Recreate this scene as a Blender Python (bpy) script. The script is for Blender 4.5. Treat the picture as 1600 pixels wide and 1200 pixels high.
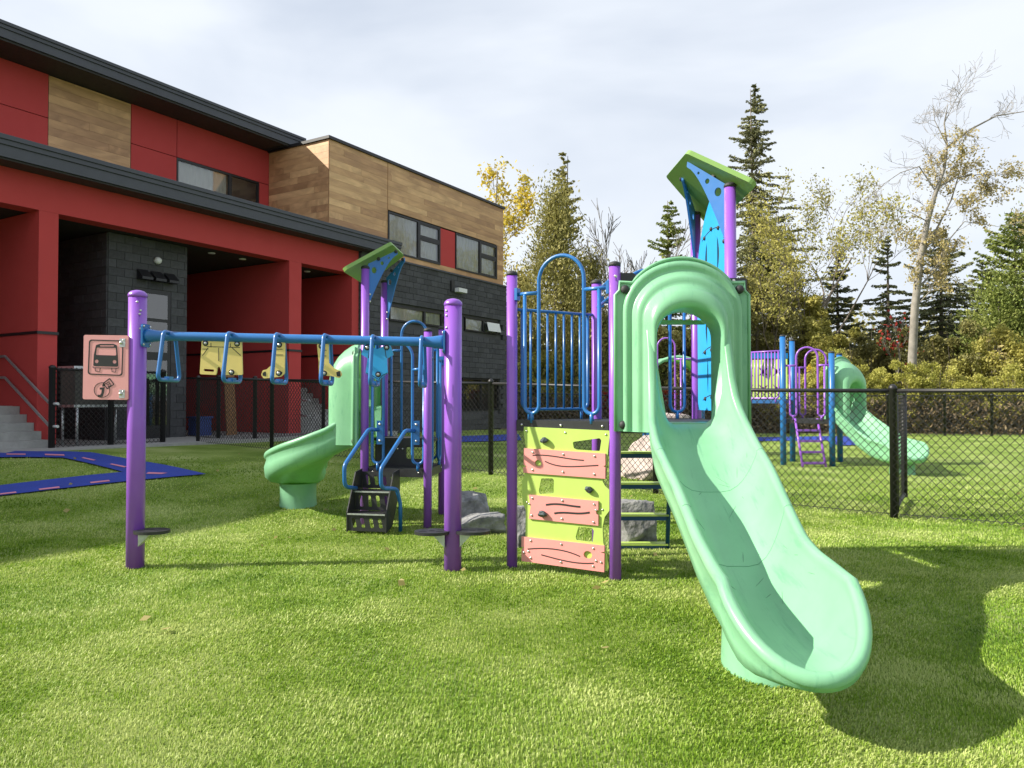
import bpy, math, random
import numpy as np
from mathutils import Vector, Matrix, noise
from mathutils.geometry import tessellate_polygon

for o in list(bpy.data.objects): bpy.data.objects.remove(o)
SC = bpy.context.scene
COL = SC.collection
R = math.radians
PI = math.pi

# ------------------------------------------------------------------ camera
F = 1178.0                       # focal length in photo pixels (1600 wide)
CAMZ = 1.4
PITCH = math.atan(23 / F)
cam_d = bpy.data.cameras.new('camera'); cam = bpy.data.objects.new('camera', cam_d)
COL.objects.link(cam); SC.camera = cam
cam_d.sensor_width = 36; cam_d.lens = 36 * F / 1600
cam_d.clip_start = 0.05; cam_d.clip_end = 2000
cam.location = (0, 0, CAMZ); cam.rotation_euler = (R(90) + PITCH, 0, 0)
SC.render.resolution_x = 1024; SC.render.resolution_y = 768

# ------------------------------------------------------------------ sky, sun, exposure
SUN_EL = 35.0
SUN_DIR = Vector((math.cos(R(SUN_EL)) * 1.0, math.cos(R(SUN_EL)) * 0.11, -math.sin(R(SUN_EL)))).normalized()  # light travels
world = bpy.data.worlds.new('World'); SC.world = world; world.use_nodes = True
nt = world.node_tree; N = nt.nodes; L = nt.links
for n in list(N): N.remove(n)
wo = N.new('ShaderNodeOutputWorld'); bg = N.new('ShaderNodeBackground')
sky = N.new('ShaderNodeTexSky'); sky.sky_type = 'NISHITA'; sky.sun_disc = False
sky.sun_elevation = R(SUN_EL); sky.sun_rotation = math.atan2(-SUN_DIR.x, -SUN_DIR.y)
sky.air_density = 1.0; sky.dust_density = 1.5; sky.ozone_density = 1.0
tc = N.new('ShaderNodeTexCoord'); mp = N.new('ShaderNodeMapping'); mp.inputs['Scale'].default_value = (1.0, 1.0, 2.6)
n1 = N.new('ShaderNodeTexNoise'); n1.inputs['Scale'].default_value = 1.7; n1.inputs['Detail'].default_value = 5; n1.inputs['Roughness'].default_value = 0.5
n1.inputs['Distortion'].default_value = 0.4
cr = N.new('ShaderNodeValToRGB')
cr.color_ramp.elements[0].position = 0.33; cr.color_ramp.elements[0].color = (6.4, 7.0, 8.0, 1)
cr.color_ramp.elements[1].position = 0.66; cr.color_ramp.elements[1].color = (7.8, 8.25, 8.9, 1)
fr = N.new('ShaderNodeMapRange'); fr.inputs[1].default_value = 0.3; fr.inputs[2].default_value = 0.6; fr.inputs[3].default_value = 0.72; fr.inputs[4].default_value = 0.95
mx = N.new('ShaderNodeMix'); mx.data_type = 'RGBA'
L.new(tc.outputs['Generated'], mp.inputs[0]); L.new(mp.outputs[0], n1.inputs['Vector'])
L.new(n1.outputs['Fac'], cr.inputs[0]); L.new(n1.outputs['Fac'], fr.inputs[0])
L.new(fr.outputs[0], mx.inputs['Factor']); L.new(sky.outputs[0], mx.inputs['A']); L.new(cr.outputs[0], mx.inputs['B'])
L.new(mx.outputs['Result'], bg.inputs['Color']); bg.inputs['Strength'].default_value = 0.070
L.new(bg.outputs[0], wo.inputs[0])
sun_d = bpy.data.lights.new('sun', 'SUN'); sun = bpy.data.objects.new('sun', sun_d); COL.objects.link(sun)
sun_d.energy = 5.0; sun_d.angle = R(0.55); sun_d.color = (1.0, 0.93, 0.80)
sun.rotation_euler = SUN_DIR.to_track_quat('-Z', 'Y').to_euler()
SC.view_settings.view_transform = 'Standard'; SC.view_settings.look = 'None'
SC.view_settings.exposure = 0.82; SC.view_settings.gamma = 1.0
SC.cycles.max_bounces = 6; SC.cycles.diffuse_bounces = 3; SC.cycles.glossy_bounces = 3; SC.cycles.transmission_bounces = 4; SC.cycles.transparent_max_bounces = 8

# ------------------------------------------------------------------ materials
MATS = {}
def mat(name, col, rough=0.5, var=0.12, scale=6.0, bump=0.0, bscale=80.0, metal=0.0, transl=0.0, coat=0.0, col2=None, spec=0.5, objrand=0.0):
    m = bpy.data.materials.new(name); m.use_nodes = True; MATS[name] = m
    nt = m.node_tree; N = nt.nodes; L = nt.links
    b = N['Principled BSDF']; b.inputs['Roughness'].default_value = rough; b.inputs['Metallic'].default_value = metal
    b.inputs['Coat Weight'].default_value = coat; b.inputs['Coat Roughness'].default_value = 0.15
    b.inputs['Specular IOR Level'].default_value = spec
    tc = N.new('ShaderNodeTexCoord'); nz = N.new('ShaderNodeTexNoise')
    nz.inputs['Scale'].default_value = scale; nz.inputs['Detail'].default_value = 6; nz.inputs['Roughness'].default_value = 0.62
    L.new(tc.outputs['Object'], nz.inputs['Vector'])
    rp = N.new('ShaderNodeValToRGB')
    c = Vector(col); c2 = Vector(col2) if col2 else c
    rp.color_ramp.elements[0].position = 0.3; rp.color_ramp.elements[1].position = 0.7
    rp.color_ramp.elements[0].color = (*(c * (1 - var)), 1); rp.color_ramp.elements[1].color = (*(c2 * (1 + var * 0.6)), 1)
    L.new(nz.outputs['Fac'], rp.inputs[0]); out = rp.outputs[0]
    if objrand:
        oi = N.new('ShaderNodeObjectInfo'); mr = N.new('ShaderNodeMapRange')
        mr.inputs[3].default_value = 1 - objrand; mr.inputs[4].default_value = 1 + objrand
        L.new(oi.outputs['Random'], mr.inputs[0])
        vm = N.new('ShaderNodeVectorMath'); vm.operation = 'SCALE'; L.new(out, vm.inputs[0]); L.new(mr.outputs[0], vm.inputs['Scale']); out = vm.outputs[0]
    L.new(out, b.inputs['Base Color'])
    # roughness wear
    n2 = N.new('ShaderNodeTexNoise'); n2.inputs['Scale'].default_value = scale * 3.3; n2.inputs['Detail'].default_value = 4
    L.new(tc.outputs['Object'], n2.inputs['Vector'])
    mr2 = N.new('ShaderNodeMapRange'); mr2.inputs[3].default_value = max(0.03, rough - 0.1); mr2.inputs[4].default_value = min(1, rough + 0.12)
    L.new(n2.outputs['Fac'], mr2.inputs[0]); L.new(mr2.outputs[0], b.inputs['Roughness'])
    if bump:
        n3 = N.new('ShaderNodeTexNoise'); n3.inputs['Scale'].default_value = bscale; n3.inputs['Detail'].default_value = 4
        L.new(tc.outputs['Object'], n3.inputs['Vector'])
        bp = N.new('ShaderNodeBump'); bp.inputs['Strength'].default_value = bump; bp.inputs['Distance'].default_value = 0.02
        L.new(n3.outputs['Fac'], bp.inputs['Height']); L.new(bp.outputs[0], b.inputs['Normal'])
    if transl:
        tr = N.new('ShaderNodeBsdfTranslucent'); ms = N.new('ShaderNodeMixShader'); ms.inputs[0].default_value = transl
        L.new(out, tr.inputs['Color']); L.new(b.outputs[0], ms.inputs[1]); L.new(tr.outputs[0], ms.inputs[2])
        L.new(ms.outputs[0], N['Material Output'].inputs['Surface'])
    return m

mat('purple', (0.265, 0.092, 0.53), 0.32, 0.08, 3, 0.03, 300, coat=0.25)
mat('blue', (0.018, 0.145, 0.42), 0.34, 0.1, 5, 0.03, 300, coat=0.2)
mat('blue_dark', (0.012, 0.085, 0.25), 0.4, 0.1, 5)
mat('slide_green', (0.235, 0.525, 0.315), 0.33, 0.07, 2.2, 0.02, 120, col2=(0.26, 0.555, 0.34), transl=0.17)
def wear(mm):
    nt = mm.node_tree; N = nt.nodes; L = nt.links; b = N['Principled BSDF']; src = b.inputs['Base Color'].links[0].from_socket
    tc = N.new('ShaderNodeTexCoord'); mp = N.new('ShaderNodeMapping'); mp.inputs['Scale'].default_value = (26, 1.6, 5); nz = N.new('ShaderNodeTexNoise'); nz.inputs['Scale'].default_value = 1.0; nz.inputs['Detail'].default_value = 8; nz.inputs['Roughness'].default_value = 0.75
    L.new(tc.outputs['Object'], mp.inputs[0]); L.new(mp.outputs[0], nz.inputs['Vector'])
    r = N.new('ShaderNodeValToRGB'); r.color_ramp.elements[0].position = 0.33; r.color_ramp.elements[0].color = (0.66, 0.76, 0.78, 1); r.color_ramp.elements[1].position = 0.45; r.color_ramp.elements[1].color = (1, 1, 1, 1); L.new(nz.outputs['Fac'], r.inputs[0])
    mx = N.new('ShaderNodeMix'); mx.data_type = 'RGBA'; mx.blend_type = 'MULTIPLY'; mx.inputs['Factor'].default_value = 0.8; L.new(src, mx.inputs['A']); L.new(r.outputs[0], mx.inputs['B']); L.new(mx.outputs['Result'], b.inputs['Base Color'])
wear(MATS['slide_green'])
for n_ in MATS['slide_green'].node_tree.nodes:
    if n_.bl_idname == 'ShaderNodeBsdfTranslucent':
        for l_ in list(n_.inputs['Color'].links): MATS['slide_green'].node_tree.links.remove(l_)
        n_.inputs['Color'].default_value = (0.35, 0.75, 0.10, 1)
mat('seam_green', (0.13, 0.33, 0.20), 0.5)
mat('scuff', (0.12, 0.22, 0.16), 0.7)
mat('cyan', (0.03, 0.34, 0.72), 0.35, 0.05, 4)
mat('panel_blue', (0.025, 0.16, 0.48), 0.38, 0.05, 4)
mat('roof_green', (0.19, 0.335, 0.085), 0.45, 0.06, 4)
mat('lime', (0.44, 0.60, 0.13), 0.42, 0.05, 5)
mat('pink', (0.74, 0.285, 0.27), 0.45, 0.05, 5)
mat('sign_pink', (0.80, 0.36, 0.37), 0.45, 0.05, 5)
mat('yellow', (0.76, 0.60, 0.20), 0.45, 0.06, 8)
mat('ink', (0.018, 0.02, 0.022), 0.5, 0.1, 8)
mat('black_steel', (0.022, 0.023, 0.025), 0.42, 0.2, 10, 0.05, 200)
mat('rubber', (0.028, 0.029, 0.031), 0.62, 0.2, 15, 0.2, 90)
mat('bolt', (0.62, 0.62, 0.60), 0.3, 0.1, 20, metal=0.9)
mat('galv', (0.55, 0.57, 0.58), 0.42, 0.2, 25, metal=0.8)
mat('hold_dark', (0.045, 0.065, 0.075), 0.6, 0.3, 30, 0.3, 60)
mat('stone', (0.15, 0.155, 0.16), 0.85, 0.45, 7, 0.9, 22, col2=(0.25, 0.25, 0.25))
mat('pale_stone', (0.40, 0.33, 0.31), 0.85, 0.3, 5, 0.8, 25, col2=(0.50, 0.42, 0.40))
mat('red_wall', (0.50, 0.060, 0.058), 0.75, 0.05, 1.2, 0.12, 180, spec=0.25)
mat('charcoal', (0.052, 0.057, 0.070), 0.45, 0.08, 2)
mat('soffit', (0.035, 0.033, 0.035), 0.7, 0.1, 3)
mat('ceiling_black', (0.02, 0.02, 0.02), 0.8, 0.1, 3)
mat('block', (0.068, 0.070, 0.075), 0.85, 0.25, 12, 0.5, 60, objrand=0.22)
mat('mortar', (0.085, 0.086, 0.088), 0.9, 0.1, 20)
mat('frame_black', (0.014, 0.014, 0.016), 0.4, 0.1, 10)
mat('curtain', (0.88, 0.89, 0.88), 0.85, 0.05, 3)
mat('interior', (0.08, 0.075, 0.07), 0.9, 0.2, 2)
mat('concrete', (0.33, 0.33, 0.315), 0.85, 0.18, 5, 0.3, 60)
mat('white_paint', (0.75, 0.76, 0.76), 0.5, 0.05, 5)
mat('board_wood', (0.30, 0.15, 0.06), 0.7, 0.3, 8)
mat('wicker', (0.085, 0.08, 0.07), 0.7, 0.4, 40)
mat('box_blue', (0.05, 0.10, 0.38), 0.5, 0.1, 5)
mat('fence_black', (0.014, 0.014, 0.015), 0.45, 0.1, 8)
mat('bark', (0.17, 0.145, 0.12), 0.9, 0.4, 6, 0.6, 14)
mat('bark_pale', (0.25, 0.23, 0.20), 0.85, 0.35, 3.5, 0.4, 12)
mat('bark_grey', (0.30, 0.28, 0.26), 0.9, 0.3, 5)
mat('blue_rubber', (0.014, 0.045, 0.33), 0.75, 0.12, 3, 0.5, 160)
mat('pink_mark', (0.62, 0.22, 0.30), 0.75, 0.12, 6)
mat('litter', (0.16, 0.10, 0.055), 0.9, 0.4, 1.5, 0.8, 9, col2=(0.11, 0.10, 0.045))
mat('dead_leaf', (0.42, 0.27, 0.12), 0.7, 0.4, 8)

def wood_mat():
    m = bpy.data.materials.new('wood_plank'); m.use_nodes = True; MATS['wood'] = m
    nt = m.node_tree; N = nt.nodes; L = nt.links; b = N['Principled BSDF']
    b.inputs['Roughness'].default_value = 0.55
    tc = N.new('ShaderNodeTexCoord'); oi = N.new('ShaderNodeObjectInfo')
    add = N.new('ShaderNodeVectorMath'); add.operation = 'ADD'
    sc = N.new('ShaderNodeVectorMath'); sc.operation = 'SCALE'; sc.inputs['Scale'].default_value = 37.0
    cmb = N.new('ShaderNodeCombineXYZ')
    for i in range(3): L.new(oi.outputs['Random'], cmb.inputs[i])
    L.new(cmb.outputs[0], sc.inputs[0])
    mp = N.new('ShaderNodeMapping'); mp.inputs['Scale'].default_value = (1.6, 1, 2.6)
    L.new(tc.outputs['Object'], mp.inputs[0]); L.new(mp.outputs[0], add.inputs[0]); L.new(sc.outputs[0], add.inputs[1])
    nz = N.new('ShaderNodeTexNoise'); nz.inputs['Scale'].default_value = 1.8; nz.inputs['Detail'].default_value = 6; nz.inputs['Distortion'].default_value = 0.5
    L.new(add.outputs[0], nz.inputs['Vector'])
    r1 = N.new('ShaderNodeValToRGB'); e = r1.color_ramp.elements
    e[0].position = 0.0; e[0].color = (0.46, 0.265, 0.135, 1); e[1].position = 1.0; e[1].color = (0.76, 0.50, 0.26, 1)
    x = e.new(0.35); x.color = (0.55, 0.33, 0.165, 1); x = e.new(0.75); x.color = (0.64, 0.40, 0.205, 1)
    L.new(oi.outputs['Random'], r1.inputs[0])
    r2 = N.new('ShaderNodeValToRGB'); r2.color_ramp.elements[0].position = 0.3; r2.color_ramp.elements[0].color = (0.72, 0.68, 0.64, 1)
    r2.color_ramp.elements[1].position = 0.7; r2.color_ramp.elements[1].color = (1.12, 1.1, 1.05, 1)
    L.new(nz.outputs['Fac'], r2.inputs[0])
    mx = N.new('ShaderNodeMix'); mx.data_type = 'RGBA'; mx.blend_type = 'MULTIPLY'; mx.inputs['Factor'].default_value = 1.0
    L.new(r1.outputs[0], mx.inputs['A']); L.new(r2.outputs[0], mx.inputs['B']); L.new(mx.outputs['Result'], b.inputs['Base Color'])
wood_mat()

def glass_mat():
    m = bpy.data.materials.new('glass'); m.use_nodes = True; MATS['glass'] = m
    nt = m.node_tree; N = nt.nodes; L = nt.links; N.remove(N['Principled BSDF'])
    t = N.new('ShaderNodeBsdfTransparent'); t.inputs[0].default_value = (0.95, 0.97, 0.97, 1)
    g = N.new('ShaderNodeBsdfGlossy'); g.inputs['Roughness'].default_value = 0.03
    fr = N.new('ShaderNodeFresnel'); fr.inputs[0].default_value = 2.4
    ms = N.new('ShaderNodeMixShader'); L.new(fr.outputs[0], ms.inputs[0]); L.new(t.outputs[0], ms.inputs[1]); L.new(g.outputs[0], ms.inputs[2])
    L.new(ms.outputs[0], N['Material Output'].inputs['Surface'])
glass_mat()

def leaf_mat(name, cols, transl=0.35, rough=0.6, nscale=0.6, spread=1.0, nrough=0.5):
    m = bpy.data.materials.new(name); m.use_nodes = True; MATS[name] = m
    nt = m.node_tree; N = nt.nodes; L = nt.links; b = N['Principled BSDF']; b.inputs['Roughness'].default_value = rough
    b.inputs['Specular IOR Level'].default_value = 0.3
    g = N.new('ShaderNodeNewGeometry'); tc = N.new('ShaderNodeTexCoord'); nz = N.new('ShaderNodeTexNoise')
    nz.inputs['Scale'].default_value = nscale; nz.inputs['Detail'].default_value = 7; nz.inputs['Roughness'].default_value = nrough
    L.new(tc.outputs['Object'], nz.inputs['Vector'])
    mm = N.new('ShaderNodeMath'); mm.operation = 'MULTIPLY_ADD'; mm.inputs[1].default_value = 1.6 * spread; mm.inputs[2].default_value = -0.55 * spread
    L.new(nz.outputs['Fac'], mm.inputs[0])
    m2 = N.new('ShaderNodeMath'); m2.operation = 'MULTIPLY_ADD'; m2.inputs[1].default_value = 0.55
    L.new(g.outputs['Random Per Island'], m2.inputs[0]); L.new(mm.outputs[0], m2.inputs[2])
    rp = N.new('ShaderNodeValToRGB'); e = rp.color_ramp.elements
    e[0].position = 0.1; e[0].color = (*cols[0], 1); e[1].position = 1.0; e[1].color = (*cols[-1], 1)
    for i, c in enumerate(cols[1:-1]):
        x = e.new(0.1 + 0.9 * (i + 1) / (len(cols) - 1)); x.color = (*c, 1)
    L.new(m2.outputs[0], rp.inputs[0]); L.new(rp.outputs[0], b.inputs['Base Color'])
    tr = N.new('ShaderNodeBsdfTranslucent'); L.new(rp.outputs[0], tr.inputs['Color'])
    ms = N.new('ShaderNodeMixShader'); ms.inputs[0].default_value = transl
    L.new(b.outputs[0], ms.inputs[1]); L.new(tr.outputs[0], ms.inputs[2]); L.new(ms.outputs[0], N['Material Output'].inputs['Surface'])
leaf_mat('spruce', [(0.11, 0.12, 0.055), (0.19, 0.20, 0.085), (0.29, 0.29, 0.13)], 0.2)
leaf_mat('spruce_dark', [(0.085, 0.10, 0.05), (0.14, 0.16, 0.07), (0.22, 0.23, 0.10)], 0.2)
leaf_mat('cedar', [(0.19, 0.185, 0.06), (0.31, 0.29, 0.09), (0.45, 0.40, 0.14)], 0.25)
leaf_mat('pine', [(0.12, 0.16, 0.035), (0.21, 0.26, 0.06), (0.36, 0.38, 0.11)], 0.25)
leaf_mat('gold_leaf', [(0.35, 0.32, 0.05), (0.62, 0.49, 0.06), (0.78, 0.60, 0.08)], 0.4)
leaf_mat('yellowgreen', [(0.21, 0.21, 0.055), (0.38, 0.36, 0.09), (0.56, 0.50, 0.14)], 0.4)
leaf_mat('olive', [(0.13, 0.13, 0.05), (0.23, 0.22, 0.075), (0.36, 0.33, 0.11)], 0.35)
leaf_mat('willow', [(0.24, 0.25, 0.05), (0.42, 0.41, 0.09), (0.60, 0.56, 0.17)], 0.4)
leaf_mat('tan_leaf', [(0.30, 0.26, 0.11), (0.48, 0.40, 0.17), (0.62, 0.52, 0.25)], 0.4)
leaf_mat('red_leaf', [(0.20, 0.02, 0.02), (0.38, 0.04, 0.03), (0.45, 0.12, 0.05)], 0.35)
leaf_mat('brush', [(0.09, 0.065, 0.04), (0.16, 0.12, 0.07), (0.25, 0.19, 0.10)], 0.2)
leaf_mat('turf_blade', [(0.07, 0.152, 0.008), (0.155, 0.28, 0.018), (0.275, 0.40, 0.048), (0.50, 0.57, 0.20)], 0.3, 0.5, 0.8, 1.75, 0.66)

def turf_mat():
    m = bpy.data.materials.new('turf'); m.use_nodes = True; MATS['turf'] = m
    nt = m.node_tree; N = nt.nodes; L = nt.links; b = N['Principled BSDF']; b.inputs['Roughness'].default_value = 0.8
    b.inputs['Specular IOR Level'].default_value = 0.2
    tc = N.new('ShaderNodeTexCoord')
    a = N.new('ShaderNodeTexNoise'); a.inputs['Scale'].default_value = 0.95; a.inputs['Detail'].default_value = 3
    f = N.new('ShaderNodeTexNoise'); f.inputs['Scale'].default_value = 55; f.inputs['Detail'].default_value = 6; f.inputs['Roughness'].default_value = 0.75
    L.new(tc.outputs['Object'], a.inputs['Vector']); L.new(tc.outputs['Object'], f.inputs['Vector'])
    ad = N.new('ShaderNodeMath'); ad.operation = 'MULTIPLY_ADD'; ad.inputs[1].default_value = 0.55; L.new(a.outputs['Fac'], ad.inputs[0])
    m2 = N.new('ShaderNodeMath'); m2.operation = 'MULTIPLY'; m2.inputs[1].default_value = 0.5; L.new(f.outputs['Fac'], m2.inputs[0]); L.new(m2.outputs[0], ad.inputs[2])
    rp = N.new('ShaderNodeValToRGB'); e = rp.color_ramp.elements
    e[0].position = 0.36; e[0].color = (0.085, 0.155, 0.014, 1); e[1].position = 0.68; e[1].color = (0.38, 0.44, 0.16, 1)
    x = e.new(0.52); x.color = (0.20, 0.29, 0.05, 1)
    L.new(ad.outputs[0], rp.inputs[0]); L.new(rp.outputs[0], b.inputs['Base Color'])
    bp = N.new('ShaderNodeBump'); bp.inputs['Strength'].default_value = 0.9; bp.inputs['Distance'].default_value = 0.03
    L.new(f.outputs['Fac'], bp.inputs['Height']); L.new(bp.outputs[0], b.inputs['Normal'])
turf_mat()

# ------------------------------------------------------------------ helpers
def world_mat_of(o):
    m = o.matrix_basis.copy()
    if o.parent: m = world_mat_of(o.parent) @ o.matrix_parent_inverse @ m
    return m
def link(o, parent=None):
    COL.objects.link(o)
    if parent is not None:
        o.parent = parent; o.matrix_parent_inverse = world_mat_of(parent).inverted()
    return o
def tag(o, label=None, cat=None, group=None, kind=None):
    if label: o['label'] = label
    if cat: o['category'] = cat
    if group: o['group'] = group
    if kind: o['kind'] = kind
    return o
def thing(name, loc, label, cat, group=None):
    o = bpy.data.objects.new(name, None); o.location = loc; o.empty_display_size = 0.2
    COL.objects.link(o); return tag(o, label, cat, group)

class MB:
    def __init__(s): s.v = []; s.f = []; s.s = []
    def add(s, vs, fs, smooth=False, M=None):
        b = len(s.v)
        s.v += [tuple(M @ Vector(p)) for p in vs] if M is not None else [tuple(p) for p in vs]
        s.f += [tuple(i + b for i in f) for f in fs]; s.s += [smooth] * len(fs); return s
    def box(s, lo, hi, M=None, bev=0.0):
        x0, y0, z0 = lo; x1, y1, z1 = hi
        vs = [(x0, y0, z0), (x1, y0, z0), (x1, y1, z0), (x0, y1, z0), (x0, y0, z1), (x1, y0, z1), (x1, y1, z1), (x0, y1, z1)]
        return s.add(vs, [(0, 3, 2, 1), (4, 5, 6, 7), (0, 1, 5, 4), (1, 2, 6, 5), (2, 3, 7, 6), (3, 0, 4, 7)], False, M)
    def tube(s, pts, r, n=10, closed=False, caps=True, M=None, flute=0.0):
        pts = [Vector(p) for p in pts]; m = len(pts)
        rs = r if isinstance(r, (list, tuple)) else [r] * m
        T = []
        for i in range(m):
            if closed: d = pts[(i + 1) % m] - pts[i - 1]
            else: d = pts[min(i + 1, m - 1)] - pts[max(i - 1, 0)]
            T.append(d.normalized() if d.length > 1e-9 else Vector((0, 0, 1)))
        a = Vector((0, 0, 1)) if abs(T[0].z) < 0.9 else Vector((1, 0, 0))
        u = (a - T[0] * a.dot(T[0])).normalized(); vs = []
        for i in range(m):
            u = (u - T[i] * u.dot(T[i]))
            u = u.normalized() if u.length > 1e-6 else T[i].orthogonal().normalized()
            w = T[i].cross(u)
            for k in range(n):
                q = 2 * PI * k / n; rr = rs[i] * (1 + flute * (1 if k % 2 else -1))
                vs.append(pts[i] + (u * math.cos(q) + w * math.sin(q)) * rr)
        fs = []
        for i in range(m if closed else m - 1):
            j = (i + 1) % m
            for k in range(n): fs.append((i * n + k, i * n + (k + 1) % n, j * n + (k + 1) % n, j * n + k))
        s.add(vs, fs, True, M)
        if caps and not closed:
            b = len(s.v) - m * n
            s.f.append(tuple(b + k for k in reversed(range(n)))); s.s.append(False)
            s.f.append(tuple(b + (m - 1) * n + k for k in range(n))); s.s.append(False)
        return s
    def lathe(s, prof, c=(0, 0, 0), n=20, M=None, smooth=True):
        vs = []; m = len(prof)
        for r, z in prof:
            for k in range(n): vs.append((c[0] + r * math.cos(2 * PI * k / n), c[1] + r * math.sin(2 * PI * k / n), c[2] + z))
        fs = [(i * n + k, i * n + (k + 1) % n, (i + 1) * n + (k + 1) % n, (i + 1) * n + k) for i in range(m - 1) for k in range(n)]
        fs.append(tuple(reversed(range(n)))); fs.append(tuple((m - 1) * n + k for k in range(n)))
        return s.add(vs, fs, smooth, M)
    def plate(s, loops, t0, t1, O, A, B, smooth=False):
        """polygon (first loop outer, rest holes) in axes A,B from origin O, thick from t0 to t1 along A x B"""
        O = Vector(O); A = Vector(A); B = Vector(B); C = A.cross(B)
        P = [[Vector((p[0], p[1], 0)) for p in lp] for lp in loops]
        tri = tessellate_polygon(P); flat = [p for lp in P for p in lp]; n = len(flat)
        vs = [O + A * p.x + B * p.y + C * t1 for p in flat] + [O + A * p.x + B * p.y + C * t0 for p in flat]
        fs = []
        for t in tri:
            a, b, c = (flat[i] for i in t)
            if (b - a).cross(c - a).z < 0: t = (t[0], t[2], t[1])
            fs.append(tuple(t)); fs.append((t[0] + n, t[2] + n, t[1] + n))
        k = 0
        for li, lp in enumerate(P):
            m = len(lp); area = sum(lp[i].x * lp[(i + 1) % m].y - lp[(i + 1) % m].x * lp[i].y for i in range(m))
            ccw = (area > 0) == (li == 0)
            for i in range(m):
                a, b = k + i, k + (i + 1) % m
                fs.append((a, a + n, b + n, b) if ccw else (b, b + n, a + n, a))
            k += m
        return s.add(vs, fs, smooth)
    def mesh(s, name):
        me = bpy.data.meshes.new(name); me.from_pydata(s.v, [], s.f)
        me.polygons.foreach_set('use_smooth', s.s); me.update(); return me
    def build(s, name, m, parent=None, label=None):
        me = s.mesh(name); me.materials.append(MATS[m]); o = bpy.data.objects.new(name, me)
        link(o, parent)
        if label: o['label'] = label
        return o

def place(name, me, parent, M):
    o = bpy.data.objects.new(name, me); COL.objects.link(o)
    if parent is not None: o.parent = parent; o.matrix_parent_inverse = world_mat_of(parent).inverted()
    o.matrix_basis = M; return o

def fillet(pts, r, n=6, closed=False):
    pts = [Vector(p) for p in pts]; out = []; m = len(pts)
    for i in range(m):
        if not closed and i in (0, m - 1): out.append(pts[i]); continue
        a, b, c = pts[i - 1], pts[i], pts[(i + 1) % m]
        d1 = (a - b); d2 = (c - b); ang = d1.angle(d2, PI)
        if ang > 3.1: out.append(b); continue
        k = min(r / math.tan(ang / 2), d1.length * 0.49, d2.length * 0.49); rr = k * math.tan(ang / 2)
        p = b + d1.normalized() * k; q = b + d2.normalized() * k
        cen = b + (d1.normalized() + d2.normalized()).normalized() * (rr / math.sin(ang / 2))
        for j in range(n + 1):
            v = (p - cen).lerp(q - cen, j / n); out.append(cen + v.normalized() * rr)
    return out
def fil2(pts, r, n=4): return [(p.x, p.y) for p in fillet([(a, b, 0) for a, b in pts], r, n, True)]
def ell(cx, cy, rx, ry, n=16, a0=0): return [(cx + rx * math.cos(2 * PI * k / n + a0), cy + ry * math.sin(2 * PI * k / n + a0)) for k in range(n)]
def arc(cx, cy, r, a0, a1, n=12): return [(cx + r * math.cos(a0 + (a1 - a0) * i / n), cy + r * math.sin(a0 + (a1 - a0) * i / n)) for i in range(n + 1)]
def ribbon(pts, w):
    p = [Vector((a, b)) for a, b in pts]; l = []; r = []
    for i in range(len(p)):
        d = (p[min(i + 1, len(p) - 1)] - p[max(i - 1, 0)]).normalized(); q = Vector((-d.y, d.x)) * w / 2
        l.append(p[i] + q); r.append(p[i] - q)
    return [(v.x, v.y) for v in l + r[::-1]]
def bez(a, b, c, d, n=10):
    o = []
    for i in range(n + 1):
        t = i / n; u = 1 - t
        o.append((u**3 * a[0] + 3 * u * u * t * b[0] + 3 * u * t * t * c[0] + t**3 * d[0], u**3 * a[1] + 3 * u * u * t * b[1] + 3 * u * t * t * c[1] + t**3 * d[1]))
    return o
def interp(x, xs, ys): return float(np.interp(x, xs, ys))
def sst(a, b, x):
    t = min(1, max(0, (x - a) / (b - a))); return t * t * (3 - 2 * t)
def gz(x, y): return 0.031 * min(13.0, max(0.0, 4.8 - x)) * sst(7.5, 12.5, y)

def ray(px, py):
    x = (px - 800) / F; y = (600 - py) / F; c, s_ = math.cos(PITCH), math.sin(PITCH)
    return Vector((x, c - y * s_, y * c + s_))
def on_plane(px, py, P, n):
    d = ray(px, py); o = Vector((0, 0, CAMZ)); return o + d * ((Vector(P) - o).dot(n) / d.dot(n))
def on_ground(px, py, z=0.0): return on_plane(px, py, (0, 0, z), Vector((0, 0, 1)))
def bolt_mesh(r, mname, key={}):
    k = (round(r, 4), mname)
    if k not in key:
        me = MB().lathe([(r, 0), (r, r * 0.3), (r * 0.8, r * 0.65), (r * 0.35, r * 0.85)], n=10).mesh('bolt'); me.materials.append(MATS[mname]); key[k] = me
    return key[k]
def bolt(parent, p, nrm, r=0.012, m='bolt', name='bolt'):
    M = Matrix.Translation(p) @ Vector(nrm).to_track_quat('Z', 'Y').to_matrix().to_4x4()
    return place(name, bolt_mesh(r, m), parent, M)

# ------------------------------------------------------------------ ground
def sheet(name, xs, ys, fz, m, parent=None):
    vs = [(x, y, fz(x, y)) for y in ys for x in xs]; nx = len(xs)
    fs = [(j * nx + i, j * nx + i + 1, (j + 1) * nx + i + 1, (j + 1) * nx + i) for j in range(len(ys) - 1) for i in range(nx - 1)]
    return MB().add(vs, fs, True).build(name, m, parent)
xs = [-600, -300, -120, -60, -30] + [-16 + i for i in range(56)] + [60, 120, 300, 600]
ys = [-300, -60, -20] + [-8 + i for i in range(44)] + [45, 60, 90, 160, 320, 600, 1200]
tag(sheet('ground', xs, ys, lambda x, y: gz(x, y) - 0.03, 'litter'), kind='structure')
def bump_z(x, y): return gz(x, y) + 0.018 * noise.noise((x * 0.45, y * 0.45, 3.1))
xs = [-17 + 0.5 * i for i in range(104)]; ys = [-4 + 0.5 * i for i in range(70)]
tag(sheet('turf', xs, ys, bump_z, 'turf'), kind='structure')

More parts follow.
